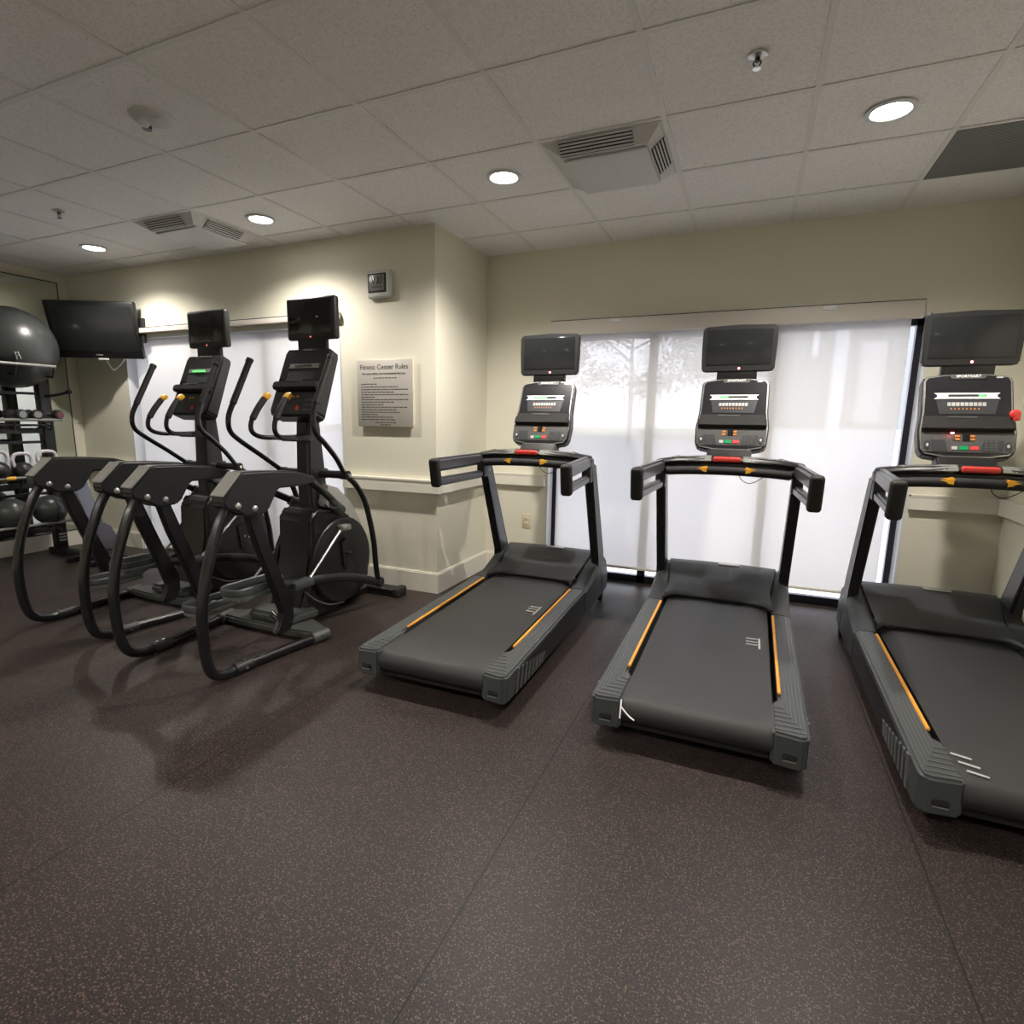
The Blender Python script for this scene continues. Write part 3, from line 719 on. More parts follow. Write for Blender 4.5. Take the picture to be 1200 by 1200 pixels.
    m = MB(); slab(m, rect(-.42, .22, .445, .468), .005, .009, .001); B(m, 'ledge_highlight', 'panel_grey', con)
    m = MB(); slab(m, [(-.96, .02), (.96, .02), (1.0, .10), (1.0, .265), (-1.0, .265), (-1.0, .10)], .0, .005); B(m, 'control_panel', 'panel_grey', con)
    m = MB(); slab(m, [(-.75, .03), (-.40, .03), (-.48, .17), (-.80, .17)], .004, .007); B(m, 'side_keypad', 'panel_mid', con)
    m = MB(); slab(m, [(.30, .03), (.75, .03), (.78, .17), (.36, .17)], .004, .007); B(m, 'number_keypad', 'panel_mid', con)
    m = MB()
    for i in range(4):
        for j in range(3): slab(m, rect(.38 + j * .10, .45 + j * .10, .045 + i * .032, .065 + i * .032), .006, .009)
    B(m, 'number_keys', 'panel_grey', con)
    m = MB()
    for u in (-.20, .12):
        for tt in (.165, .205): slab(m, rect(u - .05, u + .05, tt, tt + .025), .004, .009)
    B(m, 'speed_keys', 'amber_key', con)
    m = MB(); slab(m, rect(-.09, .07, .155, .245), .004, .007); B(m, 'center_display', 'screen_glass', con)
    m = MB(); slab(m, rect(-.16, .04, .045, .095), .004, .010, .002); B(m, 'start_key', 'green_key', con)
    m = MB(); slab(m, rect(.07, .25, .045, .095), .004, .010, .002); B(m, 'stop_key', 'red_key', con)
    m = MB(); slab(m, rect(-.32, -.20, .05, .09), .004, .009); B(m, 'cool_down_key', 'light_print', con)
    for s in (-1, 1):
        m = MB(); slab(m, [(s * .86 + .07 * math.cos(a), .10 + .055 * math.sin(a)) for a in [k * PI / 8 for k in range(16)]], .004, .010); k_ = B(m, 'fan_knob', 'panel_mid', con)
        m = MB(); slab(m, [(s * .86 + .03 * math.cos(a), .10 + .022 * math.sin(a)) for a in [k * PI / 5 for k in range(10)]], .009, .013); B(m, 'knob_cap', 'light_print', k_)
    # monitor
    q0, q1 = Vector((0, 2.226, 1.654)), Vector((0, 2.240, 1.922))
    m = MB(); m.b2((-.115, 2.235, 1.58), (.115, 2.275, 1.70), .005); B(m, 'monitor_neck', 'plastic_black')
    m = MB(); m.prism([(-.192, 1.650), (.192, 1.650), (.208, 1.662), (.213, 1.80), (.212, 1.905), (.198, 1.922), (0, 1.930), (-.198, 1.922), (-.212, 1.905), (-.213, 1.80), (-.208, 1.662)], 'y', 2.229, 2.272, .006); mo = B(m, 'monitor', 'plastic_satin')
    m = MB(); m.b2((-.185, 2.226, 1.690), (.185, 2.231, 1.902), .002); B(m, 'monitor_screen', 'screen_glass', mo)
    m = MB(); m.lathe([(0, -.0045), (.006, -.003), (.006, 0)], (.010, 2.230, 1.670), 12, 'y'); B(m, 'power_light', 'red_led', mo, 'small glowing red power light')
    return r

def add_led(tm, u0, u1):
    p0, p1 = Vector((0, 2.063, 1.195)), Vector((0, 2.231, 1.602)); up_ = (p1 - p0); Lc = up_.length; up_.normalize(); nn = Vector((0, -up_.z, up_.y))
    m = MB(); t = bmesh.new()
    for a, b in ((.0085, .0095),):
        V = []
        for d in (a, b):
            for u, tt in ((u0, .719), (u1, .719), (u1, .742), (u0, .742)):
                q = p0 + up_ * (tt * Lc) + nn * d; V.append(t.verts.new((u * .195, q.y, q.z)))
        t.faces.new(V[:4]); t.faces.new(V[4:])
        for k in range(4): t.faces.new((V[k], V[(k + 1) % 4], V[4 + (k + 1) % 4], V[4 + k]))
    m.join(t); con = [c for c in tm.children if c.name.startswith('console_housing')][0]
    m.build('message_text', 'green_led', con, (0, 1.5, 0))
tm1 = make_treadmill(); tm2 = copy_tree(tm1); tm3 = copy_tree(tm1)
for o, (x, y, rz), lb in ((tm1, (-.240, -.02, .003), 'black treadmill nearest the ellipticals, leftmost of the three'),
                          (tm2, (.972, 0, -.004), 'black treadmill in the middle, its whole console against the shade'),
                          (tm3, (2.104, -.077, 0), 'black treadmill at the right frame edge with a red clip on its console')):
    o.location = (x, y + 1.5, 0); o.rotation_euler = (0, 0, rz); o['label'] = lb
add_led(tm1, -.38, .05); add_led(tm2, -.40, -.18); add_led(tm3, .24, .38)
con3 = [c for c in tm3.children if c.name.startswith('console_housing')][0]
m = MB(); m.ball((.190, 2.125, 1.40), .024, (1, .5, 1)); m.box((.198, 2.13, 1.385), (.03, .03, .035), .006); o = m.build('safety_clip', 'red_plastic', con3, (0, 1.5, 0)); o['label'] = 'red clip hanging on the console edge'
m = MB()
for k in range(3):
    u, v = -.283 + k * .010, .742 - k * .050
    m.prism([(u, v), (u + .004, v + .012), (u + .060, v - .006), (u + .056, v - .018)], 'z', .1925 + (v - .615) * .028, .1945 + (v - .615) * .028)
b3 = [c for c in tm3.children if c.name.startswith('running_belt')][0]
o = m.build('belt_dashes', 'light_print', b3, (0, 1.5, 0)); o['label'] = 'pale dashes at the rear left of the belt'
m = MB(); m.b2((-.075, 2.070, 1.298), (-.06, 2.076, 1.306), .002); m.build('pulse_light', 'red_led', con3, (0, 1.5, 0))
# loose strap end on the middle machine
m = MB(); m.tube([(-.285, .565, .195), (-.284, .548, .16), (-.285, .545, .12)], .003, 6); m.tube([(-.286, .555, .17), (-.25, .545, .14), (-.225, .543, .125)], .003, 6); o = m.build('belt_tie', 'white_print', tm2, (0, 1.5, 0)); o['label'] = 'frayed white strip at the rear belt corner'

# ------------------------------------------------------------------ ellipticals
def make_elliptical():
    r = root('elliptical_trainer', (0, 0, 0), 'x', 'elliptical machine', group='elliptical trainers facing the window')
    O = (0, 1.0, 0)
    def B(mb, name, m, parent=None, label=None, smooth=True):
        o = mb.build(name, m, parent or r, O, smooth)
        if label: o['label'] = label
        return o
    # drive shell
    body = [(1.02, .02), (1.02, .14), (1.07, .26), (1.12, .45), (1.13, .70), (1.20, .765), (1.36, .735), (1.50, .690), (1.62, .56), (1.70, .38), (1.73, .20), (1.66, .09), (1.36, .018)]
    m = MB(); m.prism(body, 'x', -.150, .150, .03, 3); shell = B(m, 'drive_shell', 'shell_grey')
    for s in (-1, 1):
        m = MB(); c0 = (1.40, .37); pts = [(c0[0] + .30 * math.cos(a), c0[1] + .30 * math.sin(a)) for a in [k * PI / 14 for k in range(28)]]
        m.prism(pts, 'x', s * .148, s * .178, .014, 3); dc = B(m, 'disc_cover', 'shell_grey')
        m = MB(); m.prism([(1.36, .50), (1.41, .53), (1.46, .50), (1.45, .36), (1.42, .30), (1.38, .32)], 'x', s * .176, s * .190, .008); B(m, 'crank_arm', 'plastic_black', dc)
        m = MB(); m.cyl((s * .188, 1.42, .42), (s * .200, 1.42, .42), .012, n=14); m.cyl((s * .178, 1.47, .40), (s * .186, 1.47, .40), .008, n=12); B(m, 'crank_bolt', 'chrome', dc)
        m = MB(); m.tube([(s * .163, 1.03, .24), (s * .163, 1.12, .16), (s * .163, 1.25, .09), (s * .163, 1.40, .065)], .006, 8); B(m, 'seam_line', 'ridge_grey', dc)
    m = MB()
    outer = [(1.34, .90), (1.46, .86), (1.60, .74), (1.71, .57), (1.78, .38), (1.79, .20)]; inner = [(1.70, .20), (1.69, .38), (1.61, .55), (1.49, .68), (1.36, .72), (1.30, .76)]
    m.prism(outer + inner, 'x', -.105, .105, .012); B(m, 'front_shroud', 'shroud_silver', None, 'pale silver front shroud')
    # base
    m = MB(); m.prism([(-.43, .86), (-.43, .95), (-.20, 1.06), (.20, 1.06), (.43, .95), (.43, .86), (.20, .84), (-.20, .84)], 'z', .012, .062, .012)
    m.prism([(-.17, .87), (-.22, 1.10), (.22, 1.10), (.17, .87)], 'z', .058, .125, .02); B(m, 'rear_base_casting', 'base_casting')
    m = MB(); m.b2((-.06, 1.0, .015), (.06, 1.85, .06), .01); B(m, 'base_beam', 'plastic_black')
    m = MB(); m.b2((-.33, 1.80, .018), (.33, 1.915, .062), .014, 3); B(m, 'front_stabilizer', 'plastic_black')
    for s in (-1, 1):
        m = MB(); m.b2((s * .315 - .03, 1.795, 0), (s * .315 + .03, 1.922, .072), .014, 3); B(m, 'stabilizer_cap', 'rubber_black')
        S = lambda u, v, w: (s * u, v, w)
        # loop frame
        m = MB(); m.tube([S(.338, .345, .90), S(.338, .285, .80), S(.338, .205, .60), S(.336, .165, .42), S(.334, .160, .26), S(.330, .172, .14), S(.325, .205, .065), S(.320, .28, .032), S(.322, .40, .030), S(.35, .62, .030), S(.395, .885, .032)], .027, 16, 6)
        B(m, 'loop_frame', 'tube_black')
        m = MB(); m.cyl(S(.320, .335, .031), S(.325, .44, .031), .031, n=20); m.cyl(S(.320, .345, .0), S(.320, .345, .02), .022, n=14); B(m, 'loop_clamp', 'plastic_satin')
        m = MB()
        for q in (.36, .40): m.cyl(S(.32, q, .055), S(.32, q, .066), .008, n=10)
        m.cyl(S(.345, .385, .03), S(.358, .385, .03), .008, n=10); B(m, 'clamp_bolts', 'chrome')
        m = MB(); m.cyl(S(.385, .83, .034), S(.405, .95, .036), .036, n=22, bev=.005); B(m, 'frame_socket', 'base_casting')
        # bracket cover
        pr_ = [(.285, .915), (.292, .955), (.405, 1.058), (.435, 1.064), (.62, 1.056), (.78, 1.040), (.93, 1.000), (.93, .965), (.80, .955), (.64, .958), (.575, .86), (.54, .835), (.42, .835), (.36, .870), (.30, .890)]
        m = MB(); m.prism(pr_, 'x', s * .292, s * .388, .010, 3); bc = B(m, 'pivot_bracket', 'plastic_satin')
        m = MB(); m.prism([(.288, .948), (.402, 1.056), (.398, 1.066), (.280, .956)], 'x', s * .298, s * .382, .003); B(m, 'bracket_plate', 'plate_silver', bc, 'silver plate on the pivot bracket')
        for q in ((.367, .897), (.471, .871)):
            for ss in (s * .388, s * .292):
                m = MB(); m.ball((ss, q[0], q[1]), .018, (.6, 1, 1), 14); B(m, 'pivot_bolt', 'silver', bc)
        # upper tube down to the shell
        m = MB(); m.tube([S(.338, .90, .985), S(.30, 1.03, .925), S(.235, 1.22, .825), S(.165, 1.38, .735)], .024, 14, 5); B(m, 'upper_frame_tube', 'tube_black')
        m = MB(); m.cyl(S(.19, 1.30, .775), S(.150, 1.41, .715), .034, .040, n=20); B(m, 'tube_socket', 'base_casting')
        # swing link
        m = MB(); m.prism([(.43, .885), (.505, .885), (.60, .62), (.685, .40), (.735, .29), (.735, .20), (.705, .135), (.64, .125), (.59, .145), (.645, .24), (.595, .40), (.49, .68)], 'x', s * .318, s * .362, .010, 3); B(m, 'swing_link', 'plastic_black')
        m = MB(); m.tube([S(.34, .70, .16), S(.28, .70, .17), S(.20, .72, .20)], .018, 12, 4); B(m, 'link_axle', 'tube_black')
        # pedal set, the two sides half a stroke apart
        lo = s < 0
        yo, z0 = (.10, .215) if lo else (.0, .405)
        zf = .27 if lo else .34
        m = MB(); m.tube([S(.225, .62 + yo, z0 - .028), S(.225, .95, zf - .01), S(.255, 1.10, zf - .02), S(.290, 1.35, .27), S(.318, 1.60, .175)], .024, 12, 5, sc=(.7, 1.25)); m.cyl(S(.30, 1.60, .18), S(.345, 1.60, .18), .036, n=20, bev=.006); pa = B(m, 'pedal_arm', 'plastic_satin')
        m = MB(); yr = .40 + yo
        out = [(.155, yr + .06), (.165, yr + .02), (.20, yr), (.26, yr), (.295, yr + .02), (.305, yr + .06), (.300, yr + .22), (.275, yr + .34), (.185, yr + .34), (.160, yr + .22)]
        inn = [(p[0] * .8 + .23 * .2, p[1] * .93 + (yr + .17) * .07) for p in out]
        m.prism([(s * a, b) for a, b in out], 'z', z0 - .040, z0 - .015, .006); fp = B(m, 'footplate', 'pedal_grey')
        m = MB(); P = [(s * a, b, z0 + .012) for a, b in out]; m.tube(P + [P[0]], .0085, 8, 3, sc=(1, 2.6)); B(m, 'footplate_rim', 'rail_grey', fp)
        m = MB()
        for k in range(9): m.b2((min(s * .18, s * .28), yr + .05 + k * .03, z0 - .017), (max(s * .18, s * .28), yr + .062 + k * .03, z0 - .010))
        B(m, 'grip_treads', 'rubber_black', fp)
        m = MB(); m.cyl(S(.245, .98, zf), S(.200, 1.36, .600), .0085, n=12); m.b2((s * .205 - .03, 1.34, .585), (s * .205 + .03, 1.42, .625), .008); B(m, 'link_rod', 'silver', None, 'polished link rod')
        m = MB(); m.b2((min(s * .205, s * .275), .84, zf - .03), (max(s * .205, s * .275), 1.0, zf + .018), .008); B(m, 'arm_joint_cover', 'rail_grey', pa)
        # moving handle
        m = MB(); m.tube([S(.333, 1.155, 1.690), S(.335, 1.085, 1.56), S(.338, 1.010, 1.42), S(.342, .972, 1.330), S(.350, .985, 1.245), S(.350, 1.06, 1.180), S(.320, 1.19, 1.085), S(.275, 1.31, .985)], [.0175, .0175, .0175, .0165, .016, .016, .016, .016], 14, 6); mh = B(m, 'moving_handle', 'tube_black')
        m = MB(); m.tube([S(.333, 1.158, 1.695), S(.335, 1.085, 1.56), S(.338, 1.010, 1.42)], .0205, 14, 5); m.cyl(S(.333, 1.152, 1.685), S(.333, 1.163, 1.704), .0235, n=16); B(m, 'foam_grip', 'rubber_black', mh)
        m = MB(); m.tube([S(.275, 1.31, .975), S(.290, 1.40, .905), S(.305, 1.475, .79), S(.318, 1.515, .64), S(.325, 1.545, .48), S(.325, 1.560, .33), S(.322, 1.585, .20)], .019, 14, 6); B(m, 'lower_handle_bar', 'tube_black')
        m = MB(); m.cyl(S(.235, 1.33, .968), S(.300, 1.33, .968), .030, n=20, bev=.005); B(m, 'pivot_hub', 'plastic_black')
        m = MB(); m.cyl(S(.298, 1.33, .968), S(.306, 1.33, .968), .012, n=12); B(m, 'hub_bolt', 'chrome')
        # contact grip
        m = MB(); m.tube([S(.0, 1.26, 1.215), S(.05, 1.12, 1.210), S(.08, .99, 1.213), S(.094, .925, 1.245), S(.095, .925, 1.31), S(.092, .975, 1.385), S(.088, 1.03, 1.45)], .0145, 12, 6); cg = B(m, 'pulse_grip', 'tube_black')
        m = MB(); m.tube([S(.095, .935, 1.325), S(.092, .975, 1.385), S(.088, 1.025, 1.445)], .020, 14, 5); B(m, 'grip_sleeve', 'rubber_black', cg)
        m = MB(); m.box(S(.087, 1.045, 1.462), (.042, .05, .032), .009, rot=Matrix.Rotation(.7, 3, 'X')); B(m, 'pulse_sensor', 'sensor_yellow', cg, 'yellow pulse sensor')
    m = MB(); m.cyl((-.25, 1.33, .968), (.25, 1.33, .968), .026, n=20); m.b2((-.07, 1.26, .93), (.07, 1.41, 1.0), .015); B(m, 'pivot_crossbar', 'plastic_black')
    m = MB(); m.prism([(1.235, .72), (1.41, .72), (1.40, .95), (1.37, 1.22), (1.345, 1.45), (1.25, 1.45), (1.235, 1.20), (1.225, .95)], 'x', -.058, .058, .018, 3); B(m, 'mast', 'plastic_satin')
    m = MB(); m.b2((-.06, 1.11, 1.185), (.06, 1.30, 1.225), .012); m.b2((-.075, 1.04, 1.195), (.075, 1.13, 1.205), .003); B(m, 'grip_bracket', 'plastic_satin')
    # console
    p0, p1 = Vector((0, 1.150, 1.346)), Vector((0, 1.343, 1.781)); up_ = (p1 - p0); Lc = up_.length; up_.normalize(); nn = Vector((0, -up_.z, up_.y)); HW = .190
    Mc = Matrix(((HW, 0, 0, 0), (0, up_.y, nn.y, p0.y), (0, up_.z, nn.z, p0.z), (0, 0, 0, 1)))
    def slab(mb, poly, d0, d1, r=0.0, d0t=None):
        t = bmesh.new()
        def C(u, tt, d): q = p0 + up_ * (tt * Lc) + nn * d; return (u * HW, q.y, q.z)
        A = [t.verts.new(C(u, tt, d0 if d0t is None else d0 + (d0t - d0) * tt)) for u, tt in poly]; Bv = [t.verts.new(C(u, tt, d1)) for u, tt in poly]; n = len(poly)
        t.faces.new(A); t.faces.new(Bv[::-1])
        for k in range(n): t.faces.new((A[k], Bv[k], Bv[(k + 1) % n], A[(k + 1) % n]))
        bmesh.ops.recalc_face_normals(t, faces=t.faces)
        if r: bmesh.ops.bevel(t, geom=t.edges[:], offset=r, segments=2, affect='EDGES', clamp_overlap=True)
        mb.join(t); return mb
    def rect(u0, u1, t0, t1): return [(u0, t0), (u1, t0), (u1, t1), (u0, t1)]
    out = [(-.90, 0), (.90, 0), (1.0, .06), (1.0, .94), (.92, 1.0), (-.92, 1.0), (-1.0, .94), (-1.0, .06)]
    m = MB(); slab(m, out, -.110, -.001, .012, d0t=-.085); con = B(m, 'console_housing', 'plastic_satin')
    m = MB(); slab(m, [(a * .95, .5 + (b - .5) * .965) for a, b in out], -.002, .002); B(m, 'console_face', 'panel_dark', con)
    m = MB(); slab(m, rect(-.40, .40, .955, .985), .001, .005); B(m, 'brand_plate', 'panel_mid', con)
    tm = text_mb('SPORTSART', .014, Mc @ Matrix.Translation((0, .970 * Lc, .006)) @ Matrix.Scale(1 / HW, 4, (1, 0, 0))); B(tm, 'brand_lettering', 'light_print', con, smooth=False)
    m = MB(); slab(m, [(-.66, .76), (.70, .76), (.64, .745), (.64, .72), (.70, .695), (-.66, .695), (-.60, .72), (-.60, .745)], .001, .007); B(m, 'display_bar', 'silver_paint', con)
    m = MB(); slab(m, rect(-.38, .36, .712, .742), .006, .008); B(m, 'message_window', 'louver_dark', con)
    m = MB(); slab(m, [(-.60, .53), (.58, .53), (.64, .68), (-.64, .68)], .001, .003); B(m, 'key_panel', 'panel_mid', con)
    m = MB(); slab(m, [(-.98, .36), (.98, .36), (.96, .47), (-.96, .47)], .0, .045, .010); B(m, 'reading_ledge', 'rubber_black', con)
    m = MB(); slab(m, rect(-.4, .3, .462, .474), .030, .046, .001); B(m, 'ledge_highlight', 'silver_paint', con)
    m = MB(); slab(m, [(-.88, .03), (.88, .03), (.94, .10), (.94, .34), (-.94, .34), (-.94, .10)], .0, .004); B(m, 'control_panel', 'panel_mid', con)
    m = MB()
    for u, tt in ((.05, .26), (-.12, .26)): slab(m, rect(u, u + .10, tt, tt + .03), .003, .006)
    B(m, 'level_keys', 'amber_key', con)
    m = MB(); slab(m, [(.22 + .07 * math.cos(a), .11 + .035 * math.sin(a)) for a in [k * PI / 6 for k in range(12)]], .003, .008); B(m, 'stop_key', 'red_key', con)
    m = MB()
    for i in range(3):
        for j in range(3): slab(m, rect(.45 + j * .13, .54 + j * .13, .07 + i * .07, .10 + i * .07), .003, .006)
    B(m, 'number_keys', 'panel_grey', con)
    # monitor
    m = MB(); m.b2((-.115, 1.365, 1.76), (.115, 1.405, 1.86), .005); B(m, 'monitor_neck', 'plastic_black')
    m = MB(); m.b2((-.202, 1.362, 1.838), (.202, 1.415, 2.105), .018, 4); mo = B(m, 'monitor', 'plastic_satin')
    m = MB(); m.b2((-.172, 1.3585, 1.876), (.172, 1.364, 2.078), .002); B(m, 'monitor_screen', 'screen_glass', mo)
    m = MB(); m.lathe([(0, -.0045), (.004, -.003), (.004, 0)], (.0, 1.361, 1.856), 12, 'y'); B(m, 'power_light', 'led_dim', mo, 'tiny red power light')
    return r
el1 = make_elliptical(); el2 = copy_tree(el1)
el1.location = (-1.597, 1.0, 0); el1.rotation_euler = (0, 0, -.007); el1['label'] = 'black elliptical trainer nearer the wall sign, right one of the pair'
el2.location = (-2.670, 1.096, 0); el2.rotation_euler = (0, 0, -.013); el2['label'] = 'black elliptical trainer with lit green display, left one of the pair'
con2 = [c for c in el2.children if c.name.startswith('console_housing')][0]
m = MB(); m.b2((-.066, 1.276, 1.657), (.064, 1.280, 1.668)); o = m.build('message_text', 'green_led', con2, (0, 1.0, 0), M=None)

# ------------------------------------------------------------------ accessory rack
def rack():
    r = root('accessory_rack', (-4.88, 1.00, 0), 'tall black steel accessory rack in front of the mirror', 'storage rack')
    for y in (-.55, .55):
        m = MB(); m.b2((-.14, y - .045, .05), (-.05, y + .045, 1.72), .006); m.build('post', 'plastic_black', r)
        m = MB(); m.b2((-.24, y - .04, 0), (.30, y + .04, .055), .012); m.build('foot', 'rubber_black', r)
        m = MB()
        for k in range(3): m.b2((-.049, y - .03, .13 + k * .03), (-.046, y + .03, .145 + k * .03))
        m.build('post_label', 'silver_paint', r)
        m = MB(); m.tube([(-.05, y, 1.50), (.06, y + .05, 1.515), (.16, y + .085, 1.54)], .013, 10, 4); m.cyl((.15, y + .082, 1.538), (.175, y + .092, 1.545), .021, n=12); m.build('hanging_peg', 'plastic_black', r)
    for z, xf in ((1.748, .30), (1.285, .18), (.785, .18), (.355, .18)):
        m = MB(); m.tube([(xf, -.54, z), (xf, .54 - (.07 if xf > .2 else 0), z)], .013, 10, 0); sh = m.build('shelf_rail', 'silver_paint', r)
        m = MB(); m.tube([(.0, -.54, z - .05), (.0, .54, z - .05)], .011, 10, 0)
        for y in (-.50, -.17, .17, .46): m.tube([(-.09, y, z - .09), (.0, y, z - .06), (xf - .03, y, z - .09), (xf, y, z - .01)], .010, 8, 0)
        m.b2((-.10, -.53, z - .125), (-.06, .53, z - .075), .004); m.build('shelf_cradle', 'plastic_black', r)
    for z in (.60, .50, 1.08, 1.52):
        m = MB(); m.b2((-.11, -.52, z - .012), (-.08, .52, z + .012)); m.build('back_bar', 'plastic_black', r)
    m = MB(); m.cyl((.18, .05, .785), (.18, .12, .785), .017, n=12); m.build('shelf_marker', 'sensor_yellow', r)
    m = MB(); m.cyl((.18, .13, .355), (.18, .165, .355), .017, n=12); m.build('shelf_marker', 'sensor_yellow', r)
    return r
rack()
m = MB(); m.ball((0, 0, 0), .345, n=48); o = m.build('stability_ball', 'ball_vinyl'); o.location = (-4.90, 1.305, 1.905); tag(o, 'huge dark grey stability ball resting on top of the rack', 'exercise ball')
tm = MB()
for (ya, za), (yb, zb) in (((-.018, .03), (-.010, -.03)), ((-.010, .022), (.006, .030)), ((.004, .026), (.016, -.028)), ((-.014, .0), (.010, .002))): tm.cyl((0, ya, za), (0, yb, zb), .0045, n=8)
tm.build('ball_logo', 'light_print', o, M=Matrix.Rotation(-.62, 4, 'Z') @ Matrix.Translation((.331, .10, -.09)) @ Matrix.Rotation(.28, 4, 'Y'))
# medicine balls on the bottom shelf
mbp = None
for x, y, lb in ((-4.765, 1.09, 'black medicine ball with green print on the bottom shelf, left of the elliptical loop'), (-4.765, 1.385, 'plain black medicine ball on the bottom shelf, at the rack end')):
    m = MB(); m.ball((0, 0, 0), .135, n=32); o = m.build('medicine_ball', 'ball_vinyl'); o.location = (x, y, .47)
    tag(o, lb, 'medicine ball', 'medicine balls on the bottom shelf')
    m = MB(); m.tube([(.137 * math.cos(a), 0, .137 * math.sin(a)) for a in [k * PI / 12 for k in range(25)]], .002, 6, 0); m.build('seam', 'rubber_black', o)
    if 'green' in lb:
        m = MB(); m.lathe([(0, .136), (.02, .1345), (.022, .132)], (0, 0, 0), 16, 'x'); m.build('printed_mark', 'green_print', o, M=Matrix.Rotation(.35, 4, 'Z'))
# kettlebells
def kettlebell(x, y, s, lb, hm='white_coat'):
    r = root('kettlebell', (x, y, .752), lb, 'kettlebell', group='kettlebells on the middle shelf')
    m = MB(); m.ball((0, 0, .085 * s), .080 * s, (1, 1, 1)); m.cyl((0, 0, -.005), (0, 0, .03), .05 * s, n=20); m.build('bell', 'iron_black', r)
    m = MB(); m.tube([(0, -.062 * s, .125 * s), (0, -.072 * s, .19 * s), (0, -.045 * s, .235 * s), (0, .045 * s, .235 * s), (0, .072 * s, .19 * s), (0, .062 * s, .125 * s)], .0150 * s, 12, 5); o = m.build('handle', hm, r); o['label'] = 'pale coated handle'
kettlebell(-4.76, 1.41, 1.05, 'kettlebell with pale handle at the right end of the middle shelf')
kettlebell(-4.76, 1.215, 1.0, 'kettlebell with pale handle, second from right on the middle shelf')
kettlebell(-4.76, 1.03, 1.1, 'kettlebell at the left frame edge of the middle shelf')
# small hand weights on the second shelf
for k, (x, y, rz, lb) in enumerate(((-4.79, 1.50, .2, 'dark hand weight with maroon collar at the right end of the second shelf'), (-4.79, 1.355, -.1, 'dark hand weight, second from right on the second shelf'), (-4.79, 1.22, .1, 'dark hand weight, third from right on the second shelf'))):
    r = root('dumbbell', (x, y, 1.285), lb, 'dumbbell', rz, group='hand weights on the second shelf')
    m = MB(); m.cyl((-.05, 0, .045), (.05, 0, .045), .013, n=14); m.build('bar', 'chrome', r)
    for s in (-1, 1):
        m = MB(); m.cyl((s * .045, 0, .045), (s * .105, 0, .045), .045, n=8, bev=.006); h = m.build('head', 'iron_black', r)
        m = MB(); m.cyl((s * .098, 0, .045), (s * .108, 0, .045), .030, n=16); m.build('end_disc', 'maroon' if k == 0 else 'silver_paint', h)

# ------------------------------------------------------------------ adjustable bench
r = root('weight_bench', (-4.48, 1.50, 0), 'adjustable weight bench with raised blue-grey back pad behind the left elliptical', 'weight bench')
m = MB(); m.prism([(-.15, .81), (-.085, .835), (.15, .36), (.085, .33)], 'y', -.05, .09, .012, 3); m.build('back_pad', 'vinyl_blue', r)
m = MB(); m.prism([(.08, .33), (.16, .36), (.27, .22), (.30, .10), (.24, .06), (.16, .12)], 'y', -.08, .14, .03, 4); m.build('seat_pad', 'vinyl_dark', r)
m = MB(); m.b2((-.04, -.03, .0), (.34, .03, .05), .008); m.b2((-.06, -.16, 0), (-.01, .16, .05), .008); m.b2((.28, -.16, 0), (.33, .16, .05), .008); m.build('floor_frame', 'plastic_black', r)
m = MB(); m.tube([(-.20, -.06, .76), (-.04, -.06, .40), (.08, -.05, .20), (.16, 0, .05)], .014, 10, 3); m.build('back_support', 'bench_frame', r)
m = MB(); m.tube([(-.03, .0, .04), (.0, .0, .50)], .018, 10, 0); m.build('strut', 'plastic_black', r)
m = MB(); m.tube([(.20, 0, .04), (.17, 0, .16)], .022, 10, 0); m.build('seat_post', 'plastic_black', r)

# ------------------------------------------------------------------ outside
m = MB(); m.b2((-40, YW + TH + .01, -.20), (40, 7.5, -.06)); o = struct(m, 'ground_sidewalk', 'concrete_out')
m = MB(); m.b2((-40, YL + TH + .01, -.20), (XC - TH - .01, YW + TH + .01, -.06)); struct(m, 'ground_sidewalk', 'concrete_out')
m = MB(); m.b2((-60, 7.5, -.25), (60, 48, -.16)); struct(m, 'ground_parking', 'asphalt_out')
m = MB(); m.b2((-90, 48, -.2), (90, 160, -.10)); struct(m, 'ground_lawn', 'grass_out')
m = MB(); m.b2((-60, 7.42, -.16), (60, 7.58, -.02), .02); o = m.build('curb', 'white_out'); tag(o, 'pale concrete curb along the pavement outside the window', 'curb')
def building():
    r = root('neighbouring_building', (4, 14, -.2), 'pale grey building seen through the right half of the shade', 'building')
    m = MB(); m.b2((-2.6, 0, 1.45), (5, 5, 7)); m.build('upper_wall', 'stucco_out', r, smooth=False)
    m = MB(); m.b2((-2.5, .06, 0), (4.9, 4.9, 1.45)); m.build('base_wall', 'white_out', r, smooth=False)
    for x, z, w in ((-1.30, 1.2, .26), (-1.75, 3.1, .12), (1.9, 1.2, .3)):
        m = MB(); m.b2((x, -.25, z), (x + w, .0, 7)); m.build('pilaster', 'white_out', r, smooth=False)
    for x in (-.75, 2.6):
        f = MB(); f.b2((x, -.05, 1.6), (x + .5, .02, 3.4)); f = f.build('window', 'asphalt_out', r, smooth=False)
        p = MB(); p.b2((x + .05, -.07, 1.68), (x + .45, -.04, 3.32)); p.build('pane', 'asphalt_out', f, smooth=False)
building()
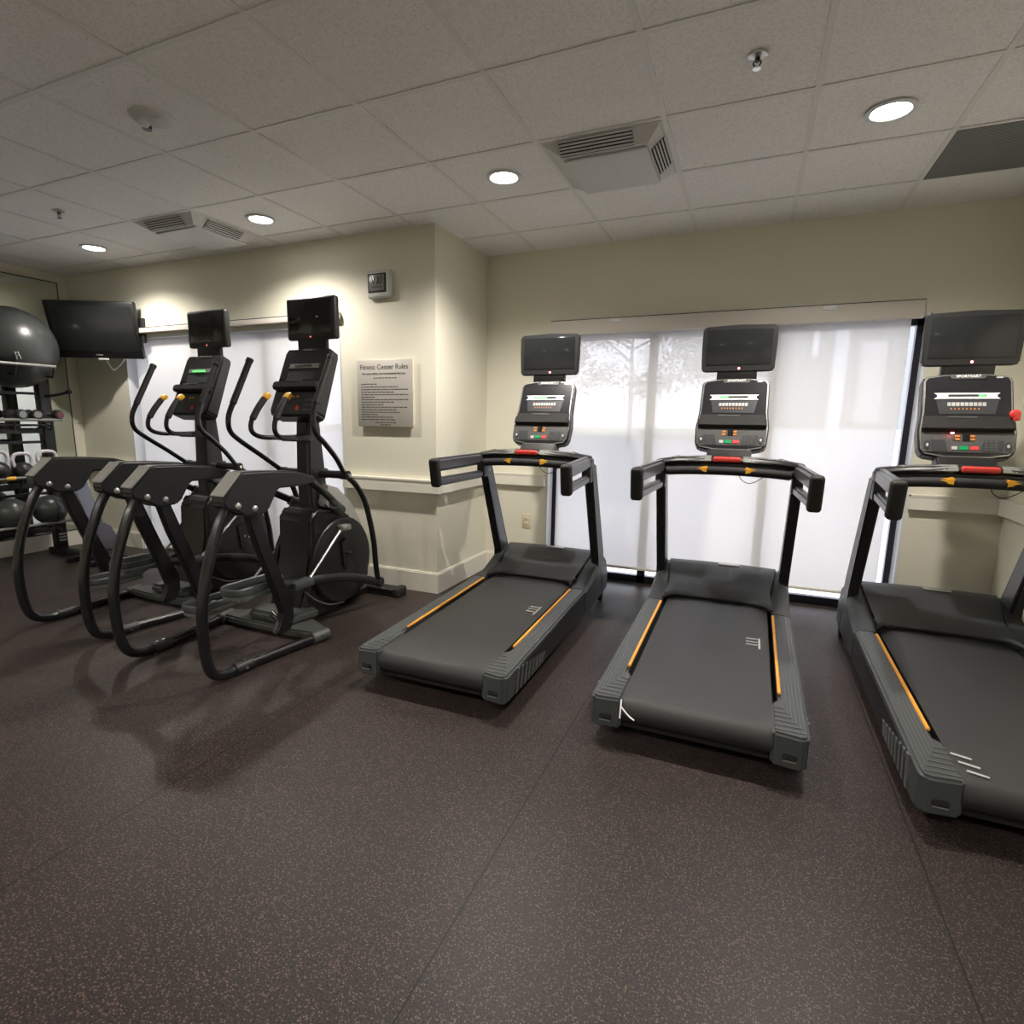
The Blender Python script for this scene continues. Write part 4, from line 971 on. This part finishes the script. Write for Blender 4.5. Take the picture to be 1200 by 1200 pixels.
def tree(x, y, h, seed, lb):
    rnd = random.Random(seed)
    r = root('tree', (x, y, -.12), lb, 'tree', group='trees beyond the shade')
    m = MB(); top = []
    m.tube([(0, 0, 0), (.05, 0, h * .25), (-.05, .05, h * .5), (.05, 0, h * .8)], [.22, .17, .12, .05], 10, 4); m.build('trunk', 'bark', r)
    b = MB()
    for k in range(13):
        a = rnd.uniform(0, 2 * PI); z = h * rnd.uniform(.25, .75); L = h * rnd.uniform(.2, .36)
        e = Vector((math.cos(a) * L, math.sin(a) * L, z + L * rnd.uniform(.3, .8))); mid = Vector((e.x * .5, e.y * .5, (z + e.z) / 2 - .1))
        b.tube([(0, 0, z), mid, e], [.10, .06, .02], 6, 3); top.append(e); top.append(mid.lerp(e, .5))
    b.build('branches', 'bark', r)
    f = MB(); t = f.bm
    for e in top + [Vector((0, 0, h * .85))]:
        for q in range(140):
            k_ = h / 8.0; p = e + Vector((rnd.gauss(0, .5), rnd.gauss(0, .5), rnd.gauss(0, .32))) * k_; s = rnd.uniform(.07, .14) * k_
            n1 = Vector((rnd.gauss(0, 1), rnd.gauss(0, 1), rnd.gauss(0, 1))).normalized(); n2 = n1.orthogonal().normalized()
            t.faces.new([t.verts.new(p + n1 * s), t.verts.new(p + n2 * s * .6), t.verts.new(p - n1 * s), t.verts.new(p - n2 * s * .6)])
    f.build('foliage', 'leaves', r, smooth=False)
tree(-9.8, 31, 10.0, 1, 'tall tree seen through the shade, left of the first treadmill monitor')
tree(-7.0, 40, 12.5, 2, 'tall tree seen through the shade between the first two treadmills')
tree(-1.2, 60, 17, 3, 'farthest tree seen through the shade just left of the middle treadmill monitor')

# ------------------------------------------------------------------ world, sun, camera
w = bpy.data.worlds.new('World'); scn.world = w; w.use_nodes = True
nt = w.node_tree; nt.nodes.clear()
out = nt.nodes.new('ShaderNodeOutputWorld'); bg = nt.nodes.new('ShaderNodeBackground')
sky = nt.nodes.new('ShaderNodeTexSky')
sky.sky_type = 'HOSEK_WILKIE'; sky.turbidity = 6.5; sky.ground_albedo = .5
sky.sun_direction = Vector((-.3, .45, .8)).normalized()
mixc = nt.nodes.new('ShaderNodeMix'); mixc.data_type = 'RGBA'; mixc.inputs['Factor'].default_value = .85
mixc.inputs['B'].default_value = (.86, .89, 1.0, 1)
nt.links.new(sky.outputs[0], mixc.inputs['A']); nt.links.new(mixc.outputs['Result'], bg.inputs[0])
bg.inputs[1].default_value = 2.7
nt.links.new(bg.outputs[0], out.inputs[0])

cam = bpy.data.cameras.new('Camera'); co = bpy.data.objects.new('Camera', cam); COL.objects.link(co)
yaw, pit, rol = -.4144, -.1759, .0136
cy, sy, cp, sp = math.cos(yaw), math.sin(yaw), math.cos(pit), math.sin(pit)
f = Vector((sy * cp, cy * cp, sp)); rr = Vector((cy, -sy, 0)); uu = rr.cross(f)
R_ = math.cos(rol) * rr + math.sin(rol) * uu; U_ = -math.sin(rol) * rr + math.cos(rol) * uu
co.matrix_world = Matrix(((R_.x, U_.x, -f.x, 1.0829), (R_.y, U_.y, -f.y, -1.6503), (R_.z, U_.z, -f.z, 1.334), (0, 0, 0, 1)))
cam.sensor_width = 36; cam.lens = 661.3326 / 1200 * 36
cam.shift_x = (600 - 583.31) / 1200; cam.shift_y = (610.30 - 600) / 1200
cam.clip_start = .05
scn.camera = co
scn.view_settings.view_transform = 'Standard'; scn.view_settings.look = 'None'; scn.view_settings.gamma = 1; scn.view_settings.use_curve_mapping = False
scn.view_settings.exposure = 1.3
